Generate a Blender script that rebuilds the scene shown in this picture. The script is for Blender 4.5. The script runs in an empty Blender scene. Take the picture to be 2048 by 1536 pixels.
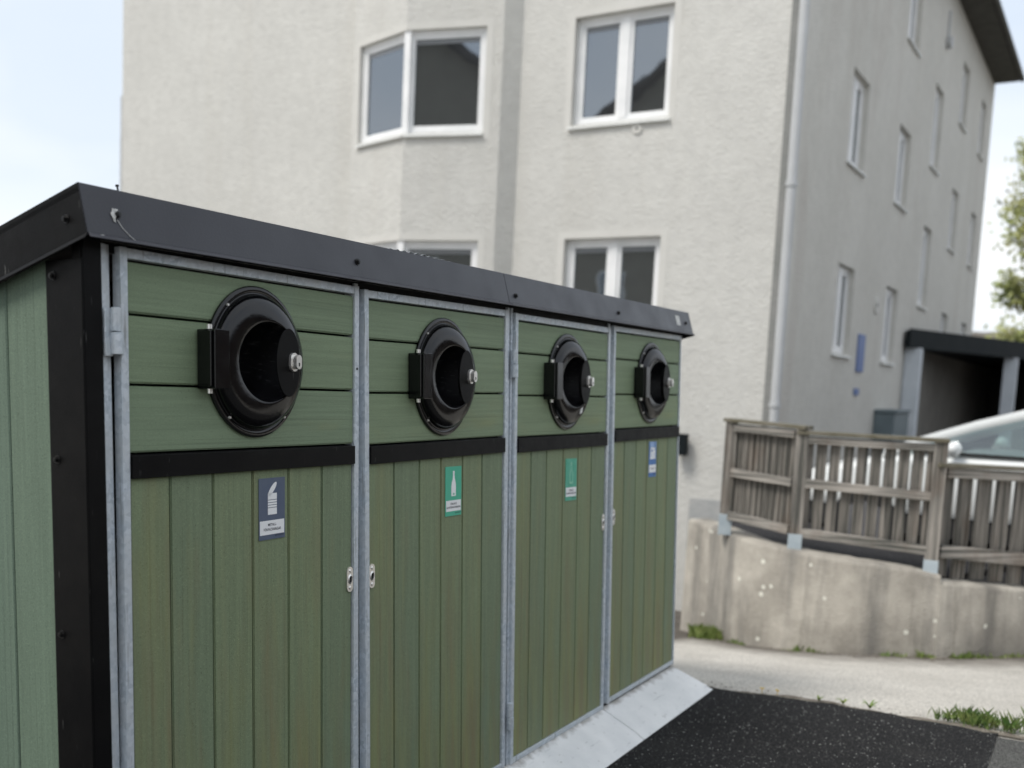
import bpy, bmesh, math, random
from mathutils import Vector, Matrix
random.seed(7)
R = math.radians
scene = bpy.context.scene
COL = scene.collection

# ------------------------------------------------------------------ camera
RW = Matrix(((0.535948, -0.843108, 0.043923), (-0.065602, -0.093458, -0.99346), (0.841699, 0.529561, -0.105398)))
CW = Vector((-1.501635, -1.801949, 1.416024))
FPX, CX, CY = 2056.71, 947.94, 968.37
cam = bpy.data.cameras.new('camera'); cam_o = bpy.data.objects.new('camera', cam); COL.objects.link(cam_o)
rot = Matrix((RW[0], -RW[1], -RW[2])).transposed()
cam_o.matrix_world = Matrix.Translation(CW) @ rot.to_4x4()
cam.sensor_width = 36; cam.lens = FPX / 2048 * 36
cam.shift_x = (1024 - CX) / 2048; cam.shift_y = (CY - 768) / 2048
cam.clip_start = 0.05; cam.clip_end = 2000
cam.dof.use_dof = True; cam.dof.focus_distance = 2.85; cam.dof.aperture_fstop = 2.3
scene.camera = cam_o

# ------------------------------------------------------------------ light
SUN_EL, SUN_AZ = 56, 150          # azimuth of the direction TOWARDS the sun, from +X counter-clockwise
sd = Vector((math.cos(R(SUN_EL)) * math.cos(R(SUN_AZ)), math.cos(R(SUN_EL)) * math.sin(R(SUN_AZ)), math.sin(R(SUN_EL))))
sun = bpy.data.lights.new('sun', 'SUN'); sun_o = bpy.data.objects.new('sun', sun); COL.objects.link(sun_o)
sun.energy = 1.5; sun.angle = R(20); sun.color = (1.0, 0.955, 0.89)
sun_o.rotation_euler = sd.to_track_quat('Z', 'Y').to_euler()
world = bpy.data.worlds.new('World'); scene.world = world; world.use_nodes = True
wn = world.node_tree.nodes; wl = world.node_tree.links; wn.clear()
wo = wn.new('ShaderNodeOutputWorld'); bg = wn.new('ShaderNodeBackground'); bg.inputs[1].default_value = 0.1
sky = wn.new('ShaderNodeTexSky'); sky.sky_type = 'NISHITA'; sky.sun_disc = False
sky.sun_elevation = R(SUN_EL); sky.sun_rotation = R(90 - SUN_AZ)
tc = wn.new('ShaderNodeTexCoord'); mp = wn.new('ShaderNodeMapping'); mp.inputs['Scale'].default_value = (1.0, 1.0, 2.6)
nz = wn.new('ShaderNodeTexNoise'); nz.inputs['Scale'].default_value = 1.7; nz.inputs['Detail'].default_value = 5; nz.inputs['Roughness'].default_value = 0.45
rp = wn.new('ShaderNodeValToRGB'); rp.color_ramp.elements[0].position = 0.34; rp.color_ramp.elements[1].position = 0.62
rp.color_ramp.elements[0].color = (0.78, 0.78, 0.78, 1); rp.color_ramp.elements[1].color = (0.95, 0.95, 0.95, 1)
nz2 = wn.new('ShaderNodeTexNoise'); nz2.inputs['Scale'].default_value = 2.3; nz2.inputs['Detail'].default_value = 4
cr = wn.new('ShaderNodeValToRGB'); cr.color_ramp.elements[0].position = 0.35; cr.color_ramp.elements[1].position = 0.68
cr.color_ramp.elements[0].color = (4.4, 4.85, 5.4, 1); cr.color_ramp.elements[1].color = (5.9, 6.0, 6.1, 1)
mx = wn.new('ShaderNodeMix'); mx.data_type = 'RGBA'
wl.new(tc.outputs['Generated'], mp.inputs['Vector']); wl.new(mp.outputs[0], nz.inputs['Vector']); wl.new(mp.outputs[0], nz2.inputs['Vector'])
wl.new(nz.outputs['Fac'], rp.inputs[0]); wl.new(nz2.outputs['Fac'], cr.inputs[0])
wl.new(rp.outputs['Color'], mx.inputs['Factor']); wl.new(sky.outputs[0], mx.inputs['A']); wl.new(cr.outputs['Color'], mx.inputs['B'])
wl.new(mx.outputs['Result'], bg.inputs[0]); wl.new(bg.outputs[0], wo.inputs[0])
scene.view_settings.view_transform = 'Standard'; scene.view_settings.look = 'None'
scene.view_settings.exposure = 0.93; scene.view_settings.gamma = 1
scene.render.engine = 'CYCLES'

# ------------------------------------------------------------------ materials
def newmat(name):
    m = bpy.data.materials.new(name); m.use_nodes = True
    nt = m.node_tree; return m, nt, nt.nodes, nt.links, nt.nodes['Principled BSDF']
def coords(nt, stretch=(1, 1, 1), loc=(0, 0, 0)):
    t = nt.nodes.new('ShaderNodeTexCoord'); g = nt.nodes.new('ShaderNodeMapping')
    g.inputs['Scale'].default_value = stretch; g.inputs['Location'].default_value = loc
    nt.links.new(t.outputs['Object'], g.inputs[0]); return g.outputs[0]
def noise(nt, vec, scale, detail=4, rough=0.55):
    n = nt.nodes.new('ShaderNodeTexNoise'); n.inputs['Scale'].default_value = scale
    n.inputs['Detail'].default_value = detail; n.inputs['Roughness'].default_value = rough
    nt.links.new(vec, n.inputs['Vector']); return n.outputs['Fac']
def ramp(nt, fac, p0, p1, c0=(0, 0, 0, 1), c1=(1, 1, 1, 1)):
    r = nt.nodes.new('ShaderNodeValToRGB'); e = r.color_ramp.elements
    e[0].position = p0; e[1].position = p1; e[0].color = c4(c0); e[1].color = c4(c1)
    nt.links.new(fac, r.inputs[0]); return r.outputs['Color']
def c4(c): return tuple(c) if len(c) == 4 else (c[0], c[1], c[2], 1)
def mixc(nt, fac, a, b, mode='MIX'):
    m = nt.nodes.new('ShaderNodeMix'); m.data_type = 'RGBA'; m.blend_type = mode
    for k, v in (('Factor', fac), ('A', a), ('B', b)):
        if isinstance(v, (tuple, list)): m.inputs[k].default_value = c4(v)
        elif isinstance(v, (int, float)): m.inputs[k].default_value = v
        else: nt.links.new(v, m.inputs[k])
    return m.outputs['Result']
def math_n(nt, op, a, b=0.0, c=0.0):
    m = nt.nodes.new('ShaderNodeMath'); m.operation = op
    for i, v in enumerate((a, b, c)):
        if isinstance(v, (int, float)): m.inputs[i].default_value = v
        else: nt.links.new(v, m.inputs[i])
    return m.outputs[0]
def bump(nt, b, height, dist, strength=1.0):
    n = nt.nodes.new('ShaderNodeBump'); n.inputs['Distance'].default_value = dist; n.inputs['Strength'].default_value = strength
    nt.links.new(height, n.inputs['Height']); nt.links.new(n.outputs[0], b.inputs['Normal'])
def simple(name, c1, c2=None, scale=8, rough=0.6, metal=0.0, bumpd=0.0, bscale=60, stretch=(1, 1, 1), detail=5, lo=0.35, hi=0.65, spec=0.5, rvar=0.0):
    m, nt, N, L, b = newmat(name)
    v = coords(nt, stretch); c2 = c2 or tuple(x * 0.85 for x in c1)
    f = noise(nt, v, scale, detail); L.new(ramp(nt, f, lo, hi, c1, c2), b.inputs['Base Color'])
    b.inputs['Roughness'].default_value = rough; b.inputs['Metallic'].default_value = metal
    b.inputs['Specular IOR Level'].default_value = spec
    if rvar: L.new(ramp(nt, noise(nt, v, scale * 3, 5), .3, .7, (rough - rvar,) * 3, (rough + rvar,) * 3), b.inputs['Roughness'])
    if bumpd: bump(nt, b, noise(nt, v, bscale, 5), bumpd)
    return m

def plank_mat(name, along, base, weather):
    """wood-plastic composite: fine ribs and streaks along the grain, weathered patches, speckle"""
    m, nt, N, L, b = newmat(name)
    st = {'z': (70, 70, 2.2), 'x': (2.2, 70, 90)}[along]
    v = coords(nt, st); g = coords(nt)
    streak = noise(nt, v, 1.0, 6, 0.6)
    col = mixc(nt, ramp(nt, streak, .3, .7), tuple(x * .87 for x in base), tuple(x * 1.11 for x in base))
    rib = noise(nt, coords(nt, tuple(q * 2.2 if q > 10 else q * .4 for q in st), (9, 4, 6)), 1.0, 2)
    col = mixc(nt, ramp(nt, rib, .60, .68, (0, 0, 0), (.55,) * 3), col, tuple(x * .62 for x in base))
    fine = noise(nt, g, 420, 3, 0.7)
    col = mixc(nt, ramp(nt, fine, .57, .68), col, tuple(min(1, x * 1.6) for x in base))
    col = mixc(nt, ramp(nt, noise(nt, g, 260, 2), .60, .72), col, tuple(x * .6 for x in base))
    geo = N.new('ShaderNodeNewGeometry')
    rnd = geo.outputs['Random Per Island']
    col = mixc(nt, 1.0, col, ramp(nt, rnd, 0, 1, (.95, .96, .98), (1.05, 1.03, .98)), 'MULTIPLY')
    if weather:
        # ochre / brown weathering in streaky patches, stronger low down where splash water reaches
        wv = coords(nt, (9, 9, 1.1) if along == 'z' else (1.5, 9, 6), (3.1, 0, 1.7))
        w = noise(nt, wv, 1.0, 5, .6)
        sep = N.new('ShaderNodeSeparateXYZ'); t = N.new('ShaderNodeTexCoord'); L.new(t.outputs['Object'], sep.inputs[0])
        low = math_n(nt, 'MULTIPLY_ADD', sep.outputs[2], -0.20, 0.19)
        off = math_n(nt, 'MULTIPLY', math_n(nt, 'SUBTRACT', rnd, 0.5), 0.10)
        wf = ramp(nt, math_n(nt, 'ADD', math_n(nt, 'ADD', w, low), off), .50, .80)
        wf = mixc(nt, wf, (0, 0, 0, 1), (.66, .66, .66, 1))
        st2 = ramp(nt, noise(nt, coords(nt, (55, 55, 3.5) if along == 'z' else (3.5, 55, 55), (1, 2, 3)), 1.0, 3), .35, .65, (.5, .5, .5), (1, 1, 1))
        wf = mixc(nt, 1.0, wf, st2, 'MULTIPLY')
        ochre = mixc(nt, ramp(nt, noise(nt, wv, 2.3, 3), .4, .6), (.30, .285, .105), (.255, .185, .095))
        col = mixc(nt, wf, col, ochre)
        pale = ramp(nt, noise(nt, coords(nt, (5, 5, 1.4), (7, 1, 2)), 1.0, 3), .58, .75)
        col = mixc(nt, math_n(nt, 'MULTIPLY', pale, .35), col, (.20, .285, .215))
    L.new(col, b.inputs['Base Color']); b.inputs['Roughness'].default_value = 0.62
    b.inputs['Specular IOR Level'].default_value = 0.35
    h = math_n(nt, 'ADD', math_n(nt, 'MULTIPLY', streak, 1.0), math_n(nt, 'MULTIPLY', fine, .6))
    bump(nt, b, h, 0.0012, .8)
    return m

def galv_mat(name, k=1.5):
    m, nt, N, L, b = newmat(name)
    g = coords(nt); vo = N.new('ShaderNodeTexVoronoi'); vo.inputs['Scale'].default_value = 95; L.new(g, vo.inputs['Vector'])
    sp = N.new('ShaderNodeSeparateColor'); L.new(vo.outputs['Color'], sp.inputs[0])
    col = ramp(nt, sp.outputs[0], 0, 1, (.30 * k, .345 * k, .385 * k), (.47 * k, .51 * k, .55 * k))
    col = mixc(nt, ramp(nt, noise(nt, g, 9, 5), .35, .7), col, (.40 * k, .42 * k, .43 * k))
    col = mixc(nt, ramp(nt, noise(nt, coords(nt, (60, 60, 4)), 1, 4), .62, .75), col, (.19, .19, .18))
    L.new(col, b.inputs['Base Color']); b.inputs['Metallic'].default_value = 0.2
    L.new(ramp(nt, sp.outputs[1], 0, 1, (.42,) * 3, (.62,) * 3), b.inputs['Roughness'])
    bump(nt, b, noise(nt, g, 60, 4), 0.0008)
    return m

def stucco_mat(name, c1, c2, stain=None):
    m, nt, N, L, b = newmat(name)
    g = coords(nt)
    col = ramp(nt, noise(nt, g, .8, 5), .35, .68, c1, c2)
    col = mixc(nt, ramp(nt, noise(nt, g, 6, 5), .40, .75, (0, 0, 0), (.45,) * 3), col, tuple(x * .84 for x in c1))
    col = mixc(nt, ramp(nt, noise(nt, coords(nt, (1.6, 1.6, .16), (2, 7, 3)), 1.1, 5), .52, .78, (0, 0, 0), (.24,) * 3), col, tuple(x * q for x, q in zip(c1, (.80, .77, .72))))
    if stain:
        wv = coords(nt, (1.1, 1.1, .22), (4, 2, 1))
        col = mixc(nt, ramp(nt, noise(nt, wv, 1.2, 4), .56, .74, (0, 0, 0), (.4,) * 3), col, stain)
    L.new(col, b.inputs['Base Color']); b.inputs['Roughness'].default_value = .92; b.inputs['Specular IOR Level'].default_value = .2
    h = math_n(nt, 'ADD', noise(nt, g, 13, 7, .62), math_n(nt, 'MULTIPLY', ramp(nt, noise(nt, g, 30, 3), .45, .7), .45))
    bump(nt, b, h, .020, .6)
    return m

def glass_mat(name, base, ior=2.1, rough=.015):
    m, nt, N, L, b = newmat(name)
    b.inputs['Base Color'].default_value = c4(base); b.inputs['Roughness'].default_value = rough; b.inputs['IOR'].default_value = ior; b.inputs['Specular Tint'].default_value = (.84, .92, 1.0, 1)
    g = coords(nt); bump(nt, b, noise(nt, g, 1.3, 2), .004, .5)
    return m

M = {}
M['plank_v'] = plank_mat('composite_vertical', 'z', (.205, .258, .155), True)
M['plank_h'] = plank_mat('composite_horizontal', 'x', (.215, .282, .180), True)
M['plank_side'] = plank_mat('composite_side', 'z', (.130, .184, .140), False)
M['galv'] = galv_mat('galvanised_steel')
def ramp_mat():
    m, nt, N, L, b = newmat('zinc_plate'); g = coords(nt)
    col = ramp(nt, noise(nt, g, 5, 7, .65), .3, .72, (.88, .88, .87), (.72, .73, .73))
    sc = noise(nt, coords(nt, (12, 90, 90), (1, 1, 1)), 1.0, 3); col = mixc(nt, ramp(nt, sc, .66, .72, (0, 0, 0), (.5,) * 3), col, (.36, .37, .37))
    col = mixc(nt, ramp(nt, noise(nt, g, 38, 3), .66, .74, (0, 0, 0), (.45,) * 3), col, (.30, .29, .26))
    t = N.new('ShaderNodeTexCoord'); sp = N.new('ShaderNodeSeparateXYZ'); L.new(t.outputs['Object'], sp.inputs[0])
    e = math_n(nt, 'ADD', math_n(nt, 'MULTIPLY', sp.outputs[1], 14.0), math_n(nt, 'MULTIPLY', noise(nt, g, 22, 4), 1.1))
    col = mixc(nt, ramp(nt, e, .18, .62, (0, 0, 0), (.75,) * 3), col, (.22, .20, .165))        # grit gathered along the door foot
    L.new(col, b.inputs['Base Color']); b.inputs['Roughness'].default_value = .62; bump(nt, b, noise(nt, g, 90, 5), .0008); return m
M['zinc_ramp'] = ramp_mat()
def black_sheet():
    m, nt, N, L, b = newmat('black_sheet'); g = coords(nt)
    col = ramp(nt, noise(nt, g, 6, 5), .35, .65, (.0040, .0040, .0044), (.0075, .0072, .0072))
    sc = noise(nt, coords(nt, (150, 150, 14), (3, 1, 2)), 1.0, 2)
    col = mixc(nt, math_n(nt, 'MULTIPLY', ramp(nt, sc, .72, .78), .35), col, (.22, .22, .21))
    L.new(col, b.inputs['Base Color']); b.inputs['Specular IOR Level'].default_value = .12
    L.new(ramp(nt, noise(nt, g, 25, 5), .3, .7, (.36,) * 3, (.52,) * 3), b.inputs['Roughness'])
    bump(nt, b, noise(nt, g, 240, 4), .0003); return m
M['black_sheet'] = black_sheet()
M['fascia'] = simple('dark_fascia', (.024, .025, .033), (.032, .033, .041), 3, .36, 0, .0004, 200, (1, 1, 1), 6, spec=.5, rvar=.07)
M['black_plastic'] = simple('black_plastic', (.002, .002, .003), (.0045, .0045, .005), 5, .15, 0, .0003, 130, (1, 1, 1), 7, spec=.52, rvar=.05)
M['black_inner'] = simple('scratched_plastic', (.007, .007, .009), (.10, .10, .10), 1, .33, 0, .0006, 90, (30, 30, 130), 4, .58, .80, spec=.5)
M['chrome'] = simple('steel_polished', (.90, .88, .84), (.8, .78, .75), 30, .34, .85)
M['screw'] = simple('black_screw', (.012, .012, .012), None, 30, .35, .3)
M['dark'] = simple('cavity_black', (.008, .008, .008), None, 10, .8)
M['white_mark'] = simple('dropping_white', (.72, .72, .70), (.55, .55, .52), 60, .8)
M['stucco'] = stucco_mat('grey_stucco', (.585, .577, .545), (.635, .627, .592))
M['stucco_side'] = stucco_mat('grey_stucco_side', (.59, .575, .53), (.64, .625, .58), (.45, .405, .365))
M['smooth_band'] = simple('smooth_render', (.62, .61, .575), (.59, .58, .545), 3, .9, 0, .004, 40)
M['plinth'] = simple('plinth_grey', (.36, .37, .37), (.44, .44, .43), 4, .9, 0, .01, 30)
M['win_white'] = simple('window_white', (.86, .86, .86), (.76, .77, .77), 3, .35)
M['sill'] = simple('sill_white', (.74, .75, .73), (.66, .67, .65), 5, .4)
M['glass'] = glass_mat('window_glass', (.036, .038, .040), 3.0)
M['glass_blind'] = glass_mat('window_glass_grey', (.075, .08, .085), 1.9)
M['pipe_shade'] = simple('pipe_shade_grey', (.22, .225, .215), (.26, .26, .25), 3, .9, 0, .01, 30)
M['blind'] = simple('blind_slats', (.16, .17, .18), (.22, .23, .24), 1, .3, 0, 0, 0, (1, 1, 90))
M['pipe'] = simple('downpipe_grey', (.50, .51, .52), (.46, .47, .475), 4, .45)
M['soffit'] = simple('soffit_brown', (.085, .080, .068), (.055, .052, .045), 4, .8, 0, .004, 30)
M['rooftile'] = simple('roof_dark', (.06, .055, .05), (.04, .04, .04), 6, .8, 0, .02, 12)
M['concrete'] = None
M['wood'] = None
M['asphalt'] = None

def concrete():
    m, nt, N, L, b = newmat('old_concrete')
    g = coords(nt)
    col = ramp(nt, noise(nt, g, 2.2, 7, .65), .36, .66, (.28, .258, .222), (.49, .455, .395))
    col = mixc(nt, ramp(nt, noise(nt, coords(nt, (3.5, 3.5, .45)), 1.3, 5, .6), .48, .66, (0, 0, 0), (.75,) * 3), col, (.155, .148, .135))
    col = mixc(nt, ramp(nt, noise(nt, coords(nt, (4, 4, .7), (5, 5, 2)), 1.0, 4), .60, .75, (0, 0, 0), (.8,) * 3), col, (.46, .425, .37))
    vo = N.new('ShaderNodeTexVoronoi'); vo.inputs['Scale'].default_value = 11
    L.new(g, vo.inputs['Vector']); sp = N.new('ShaderNodeSeparateColor'); L.new(vo.outputs['Color'], sp.inputs[0])
    d = math_n(nt, 'ADD', vo.outputs['Distance'], math_n(nt, 'MULTIPLY', noise(nt, g, 45, 2), .12))
    col = mixc(nt, ramp(nt, noise(nt, coords(nt, (6, 6, .9), (1, 8, 2)), 1.2, 6, .65), .55, .70, (0, 0, 0), (.5,) * 3), col, (.14, .13, .11))
    lich = math_n(nt, 'MULTIPLY', math_n(nt, 'LESS_THAN', d, .26), math_n(nt, 'GREATER_THAN', math_n(nt, 'ADD', sp.outputs[0], ramp(nt, noise(nt, g, 1.3, 2), .50, .62, (0, 0, 0), (.24,) * 3)), .98))
    col = mixc(nt, math_n(nt, 'MULTIPLY', lich, .9), col, (.66, .65, .57))
    L.new(col, b.inputs['Base Color']); b.inputs['Roughness'].default_value = .93
    bump(nt, b, math_n(nt, 'ADD', noise(nt, g, 14, 7, .7), noise(nt, g, 60, 4)), .006)
    return m
M['concrete'] = concrete()

def weathered_wood(name, along, kk=1.0):
    m, nt, N, L, b = newmat(name)
    st = {'z': (46, 46, 1.4), 'h': (1.6, 1.6, 60)}[along]
    v = coords(nt, st); g = coords(nt)
    s = noise(nt, v, 1.0, 6, .6)
    col = ramp(nt, s, .37, .64, (.060 * kk, .063 * kk, .056 * kk), (.40 * kk, .372 * kk, .338 * kk))
    geo = N.new('ShaderNodeNewGeometry')
    col = mixc(nt, 1.0, col, ramp(nt, geo.outputs['Random Per Island'], 0, 1, (.62, .60, .57), (1.22, 1.21, 1.20)), 'MULTIPLY')
    wf = ramp(nt, noise(nt, coords(nt, (3, 3, 1.2)), 1.6, 4), .54, .74, (0, 0, 0), (.5,) * 3)
    col = mixc(nt, wf, col, (.105, .062, .036))
    L.new(col, b.inputs['Base Color']); b.inputs['Roughness'].default_value = .88
    bump(nt, b, s, .006)
    return m
M['wood_v'] = weathered_wood('weathered_board', 'z', .80); M['wood_h'] = weathered_wood('weathered_rail', 'h')
M['wood_top'] = simple('mossy_capping', (.115, .105, .07), (.17, .155, .12), 10, .9, 0, .005, 40)

def asphalt(name, dark, light, chip, scale, thr):
    m, nt, N, L, b = newmat(name)
    g = coords(nt)
    col = ramp(nt, noise(nt, g, 1.6, 5), .3, .7, dark, light)
    col = mixc(nt, ramp(nt, noise(nt, g, scale * 1.6, 3, .7), .35, .65), tuple(x * .55 for x in dark), col)
    vo = N.new('ShaderNodeTexVoronoi'); vo.inputs['Scale'].default_value = scale; L.new(g, vo.inputs['Vector'])
    sp = N.new('ShaderNodeSeparateColor'); L.new(vo.outputs['Color'], sp.inputs[0])
    size = math_n(nt, 'MULTIPLY_ADD', sp.outputs[1], .42, .10)
    patch = math_n(nt, 'MULTIPLY', ramp(nt, noise(nt, g, 7, 3), .35, .7), .10)
    c = math_n(nt, 'MULTIPLY', math_n(nt, 'LESS_THAN', math_n(nt, 'ADD', vo.outputs['Distance'], math_n(nt, 'MULTIPLY', noise(nt, g, scale * 2.5, 2), .22)), size), math_n(nt, 'GREATER_THAN', math_n(nt, 'ADD', sp.outputs[0], patch), thr))
    v2 = N.new('ShaderNodeTexVoronoi'); v2.inputs['Scale'].default_value = scale * 2.1; L.new(g, v2.inputs['Vector'])
    s2 = N.new('ShaderNodeSeparateColor'); L.new(v2.outputs['Color'], s2.inputs[0])
    col = mixc(nt, 1.0, col, ramp(nt, s2.outputs[0], 0, 1, (.45,) * 3, (1.9,) * 3), 'MULTIPLY')
    col = mixc(nt, ramp(nt, noise(nt, g, 2.4, 5), .58, .75, (0, 0, 0), (.35,) * 3), col, (.06, .057, .052))
    cc = ramp(nt, sp.outputs[2], 0, 1, tuple(x * .35 for x in chip), chip)
    col = mixc(nt, c, col, cc)
    L.new(col, b.inputs['Base Color']); b.inputs['Roughness'].default_value = .85; b.inputs['Specular IOR Level'].default_value = .22
    h = math_n(nt, 'SUBTRACT', noise(nt, g, scale * 1.1, 4, .6), math_n(nt, 'MULTIPLY', vo.outputs['Distance'], .8))
    bump(nt, b, h, .014, 1.0)
    return m
M['asphalt'] = asphalt('new_asphalt', (.012, .012, .013), (.028, .028, .029), (.50, .50, .48), 95, .92)
M['asphalt_old'] = asphalt('old_asphalt', (.10, .10, .097), (.15, .15, .14), (.4, .4, .38), 110, .85)
def path_mat():
    m, nt, N, L, b = newmat('gravelly_path')
    g = coords(nt)
    col = ramp(nt, noise(nt, g, 1.4, 7, .65), .36, .64, (.47, .442, .392), (.66, .628, .565))
    col = mixc(nt, ramp(nt, noise(nt, g, 70, 4, .75), .38, .58), (.29, .275, .25), col)
    col = mixc(nt, ramp(nt, noise(nt, g, 150, 2), .60, .70), col, (.66, .64, .61))
    # wall-foot shade painted into the path colour; also dark asphalt near the building
    at = N.new('ShaderNodeAttribute'); at.attribute_name = 'shade_and_asphalt'
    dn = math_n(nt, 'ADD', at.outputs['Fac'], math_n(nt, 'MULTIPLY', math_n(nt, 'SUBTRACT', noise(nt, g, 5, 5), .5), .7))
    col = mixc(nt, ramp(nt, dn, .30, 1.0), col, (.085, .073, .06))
    L.new(col, b.inputs['Base Color']); b.inputs['Roughness'].default_value = .9
    bump(nt, b, noise(nt, g, 85, 5, .7), .006)
    return m
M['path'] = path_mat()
M['soil'] = simple('soil', (.13, .11, .085), (.24, .215, .18), 25, .95, 0, .02, 60)
M['grass'] = simple('grass_blades', (.07, .155, .03), (.20, .235, .075), 26, .6)
M['leaf'] = simple('leaf_green', (.12, .19, .035), (.21, .25, .075), 6, .6)
M['tree_leaf'] = simple('spring_leaves', (.36, .35, .13), (.20, .25, .07), 1.2, .6)
M['bark'] = simple('bark', (.09, .075, .055), (.05, .04, .03), 8, .9, 0, .02, 20)
M['yellow'] = simple('dandelion_yellow', (.75, .55, .02), (.7, .45, .02), 30, .7)
M['car_white'] = simple('car_paint', (.72, .74, .73), (.70, .72, .71), 2, .22, 0, 0, spec=.7)
def car_glass():
    m, nt, N, L, b = newmat('car_glass'); out = [n for n in N if n.type == 'OUTPUT_MATERIAL'][0]
    tr = N.new('ShaderNodeBsdfTransparent'); tr.inputs[0].default_value = (.50, .60, .58, 1)
    gl = N.new('ShaderNodeBsdfGlossy'); gl.inputs['Roughness'].default_value = .02; gl.inputs[0].default_value = (.9, .95, .94, 1)
    fr = N.new('ShaderNodeFresnel'); fr.inputs[0].default_value = 1.75
    mx_ = N.new('ShaderNodeMixShader'); L.new(math_n(nt, 'ADD', fr.outputs[0], .10), mx_.inputs[0]); L.new(tr.outputs[0], mx_.inputs[1]); L.new(gl.outputs[0], mx_.inputs[2]); L.new(mx_.outputs[0], out.inputs[0]); return m
M['car_glass'] = car_glass()
M['tyre'] = simple('tyre_black', (.015, .015, .015), None, 20, .8)
M['rim'] = simple('rim_grey', (.4, .4, .42), None, 10, .35, .8)
M['plastic_grey'] = simple('cabinet_grey', (.15, .19, .205), (.12, .155, .17), 4, .5)
M['blue_sign'] = simple('sign_blue', (.10, .16, .36), (.12, .18, .38), 3, .5)
M['canopy'] = simple('canopy_dark', (.010, .014, .016), (.015, .019, .021), 4, .6, spec=.1)
M['interior'] = simple('garage_dark', (.13, .12, .105), (.17, .16, .14), 3, .85)
M['post_white'] = simple('post_white', (.62, .66, .70), (.56, .60, .64), 4, .5)
M['shoe'] = simple('post_shoe_steel', (.50, .57, .61), (.42, .49, .54), 12, .45, .35)
M['dark_bitumen'] = asphalt('parking_asphalt', (.030, .030, .033), (.045, .045, .048), (.2, .2, .2), 60, .92)
M['hill'] = simple('hill_brown', (.10, .085, .065), (.14, .12, .095), .15, .95)
M['sky_blocker_wall'] = simple('sky_blocker_brown', (.11, .075, .055), (.15, .10, .075), 3, .9)
M['house_dark'] = simple('house_render_dark', (.22, .205, .165), (.25, .235, .19), 2, .9)
def clear_plastic():
    m, nt, N, L, b = newmat('corrugated_clear_plastic')
    b.inputs['Base Color'].default_value = (.72, .76, .78, 1); b.inputs['Roughness'].default_value = .2
    b.inputs['Transmission Weight'].default_value = .8; b.inputs['IOR'].default_value = 1.45
    bump(nt, b, noise(nt, coords(nt), 30, 3), .001); return m
M['clear'] = clear_plastic()

# ------------------------------------------------------------------ object helpers
def tag(o, label=None, cat=None, group=None, kind=None):
    if label: o['label'] = label
    if cat: o['category'] = cat
    if group: o['group'] = group
    if kind: o['kind'] = kind
    return o
def empty(name, loc=(0, 0, 0)):
    o = bpy.data.objects.new(name, None); COL.objects.link(o); o.location = loc; o.empty_display_size = .1; return o
def obj(name, bm, mats, parent=None, smooth=False, bevel=0.0, recalc=True, auto=None):
    if recalc: bmesh.ops.recalc_face_normals(bm, faces=bm.faces)
    me = bpy.data.meshes.new(name); bm.to_mesh(me); bm.free()
    if not isinstance(mats, (list, tuple)): mats = [mats]
    for m in mats: me.materials.append(m)
    if smooth:
        for p in me.polygons: p.use_smooth = True
    if auto is not None:
        for p in me.polygons: p.use_smooth = True
        me.set_sharp_from_angle(angle=R(auto))
    o = bpy.data.objects.new(name, me); COL.objects.link(o)
    if parent: o.parent = parent
    if bevel:
        md = o.modifiers.new('bevel', 'BEVEL'); md.width = bevel; md.segments = 2; md.limit_method = 'ANGLE'; md.angle_limit = R(40)
        md.harden_normals = False
    return o
def NB(): return bmesh.new()
def quad(bm, pts, mi=0):
    f = bm.faces.new([bm.verts.new(p) for p in pts]); f.material_index = mi; return f
def box(bm, x0, x1, y0, y1, z0, z1, mi=0, T=None):
    v = [(x, y, z) for x in (x0, x1) for y in (y0, y1) for z in (z0, z1)]
    if T: v = [T(p) for p in v]
    v = [bm.verts.new(p) for p in v]
    for q in ((0, 1, 3, 2), (4, 6, 7, 5), (0, 4, 5, 1), (2, 3, 7, 6), (0, 2, 6, 4), (1, 5, 7, 3)):
        f = bm.faces.new([v[i] for i in q]); f.material_index = mi
def bar(bm, a, b, w, h, up=Vector((0, 0, 1)), mi=0):
    """rectangular bar from a to b: w across, h along up"""
    a, b = Vector(a), Vector(b); d = (b - a).normalized(); s = d.cross(up).normalized(); u = s.cross(d).normalized()
    vs = []
    for p in (a, b):
        for i, j in ((-1, -1), (1, -1), (1, 1), (-1, 1)): vs.append(bm.verts.new(p + s * w / 2 * i + u * h / 2 * j))
    for q in ((0, 1, 2, 3), (7, 6, 5, 4), (0, 4, 5, 1), (1, 5, 6, 2), (2, 6, 7, 3), (3, 7, 4, 0)):
        f = bm.faces.new([vs[i] for i in q]); f.material_index = mi
def cyl(bm, a, b, r, n=16, r2=None, mi=0, caps=True):
    a, b = Vector(a), Vector(b); d = (b - a).normalized(); r2 = r if r2 is None else r2
    s = d.orthogonal().normalized(); u = d.cross(s)
    A = []; B = []
    for i in range(n):
        t = 2 * math.pi * i / n; o = s * math.cos(t) + u * math.sin(t)
        A.append(bm.verts.new(a + o * r)); B.append(bm.verts.new(b + o * r2))
    for i in range(n):
        j = (i + 1) % n; f = bm.faces.new((A[i], A[j], B[j], B[i])); f.material_index = mi
    if caps:
        f = bm.faces.new(A[::-1]); f.material_index = mi
        f = bm.faces.new(B); f.material_index = mi
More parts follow.
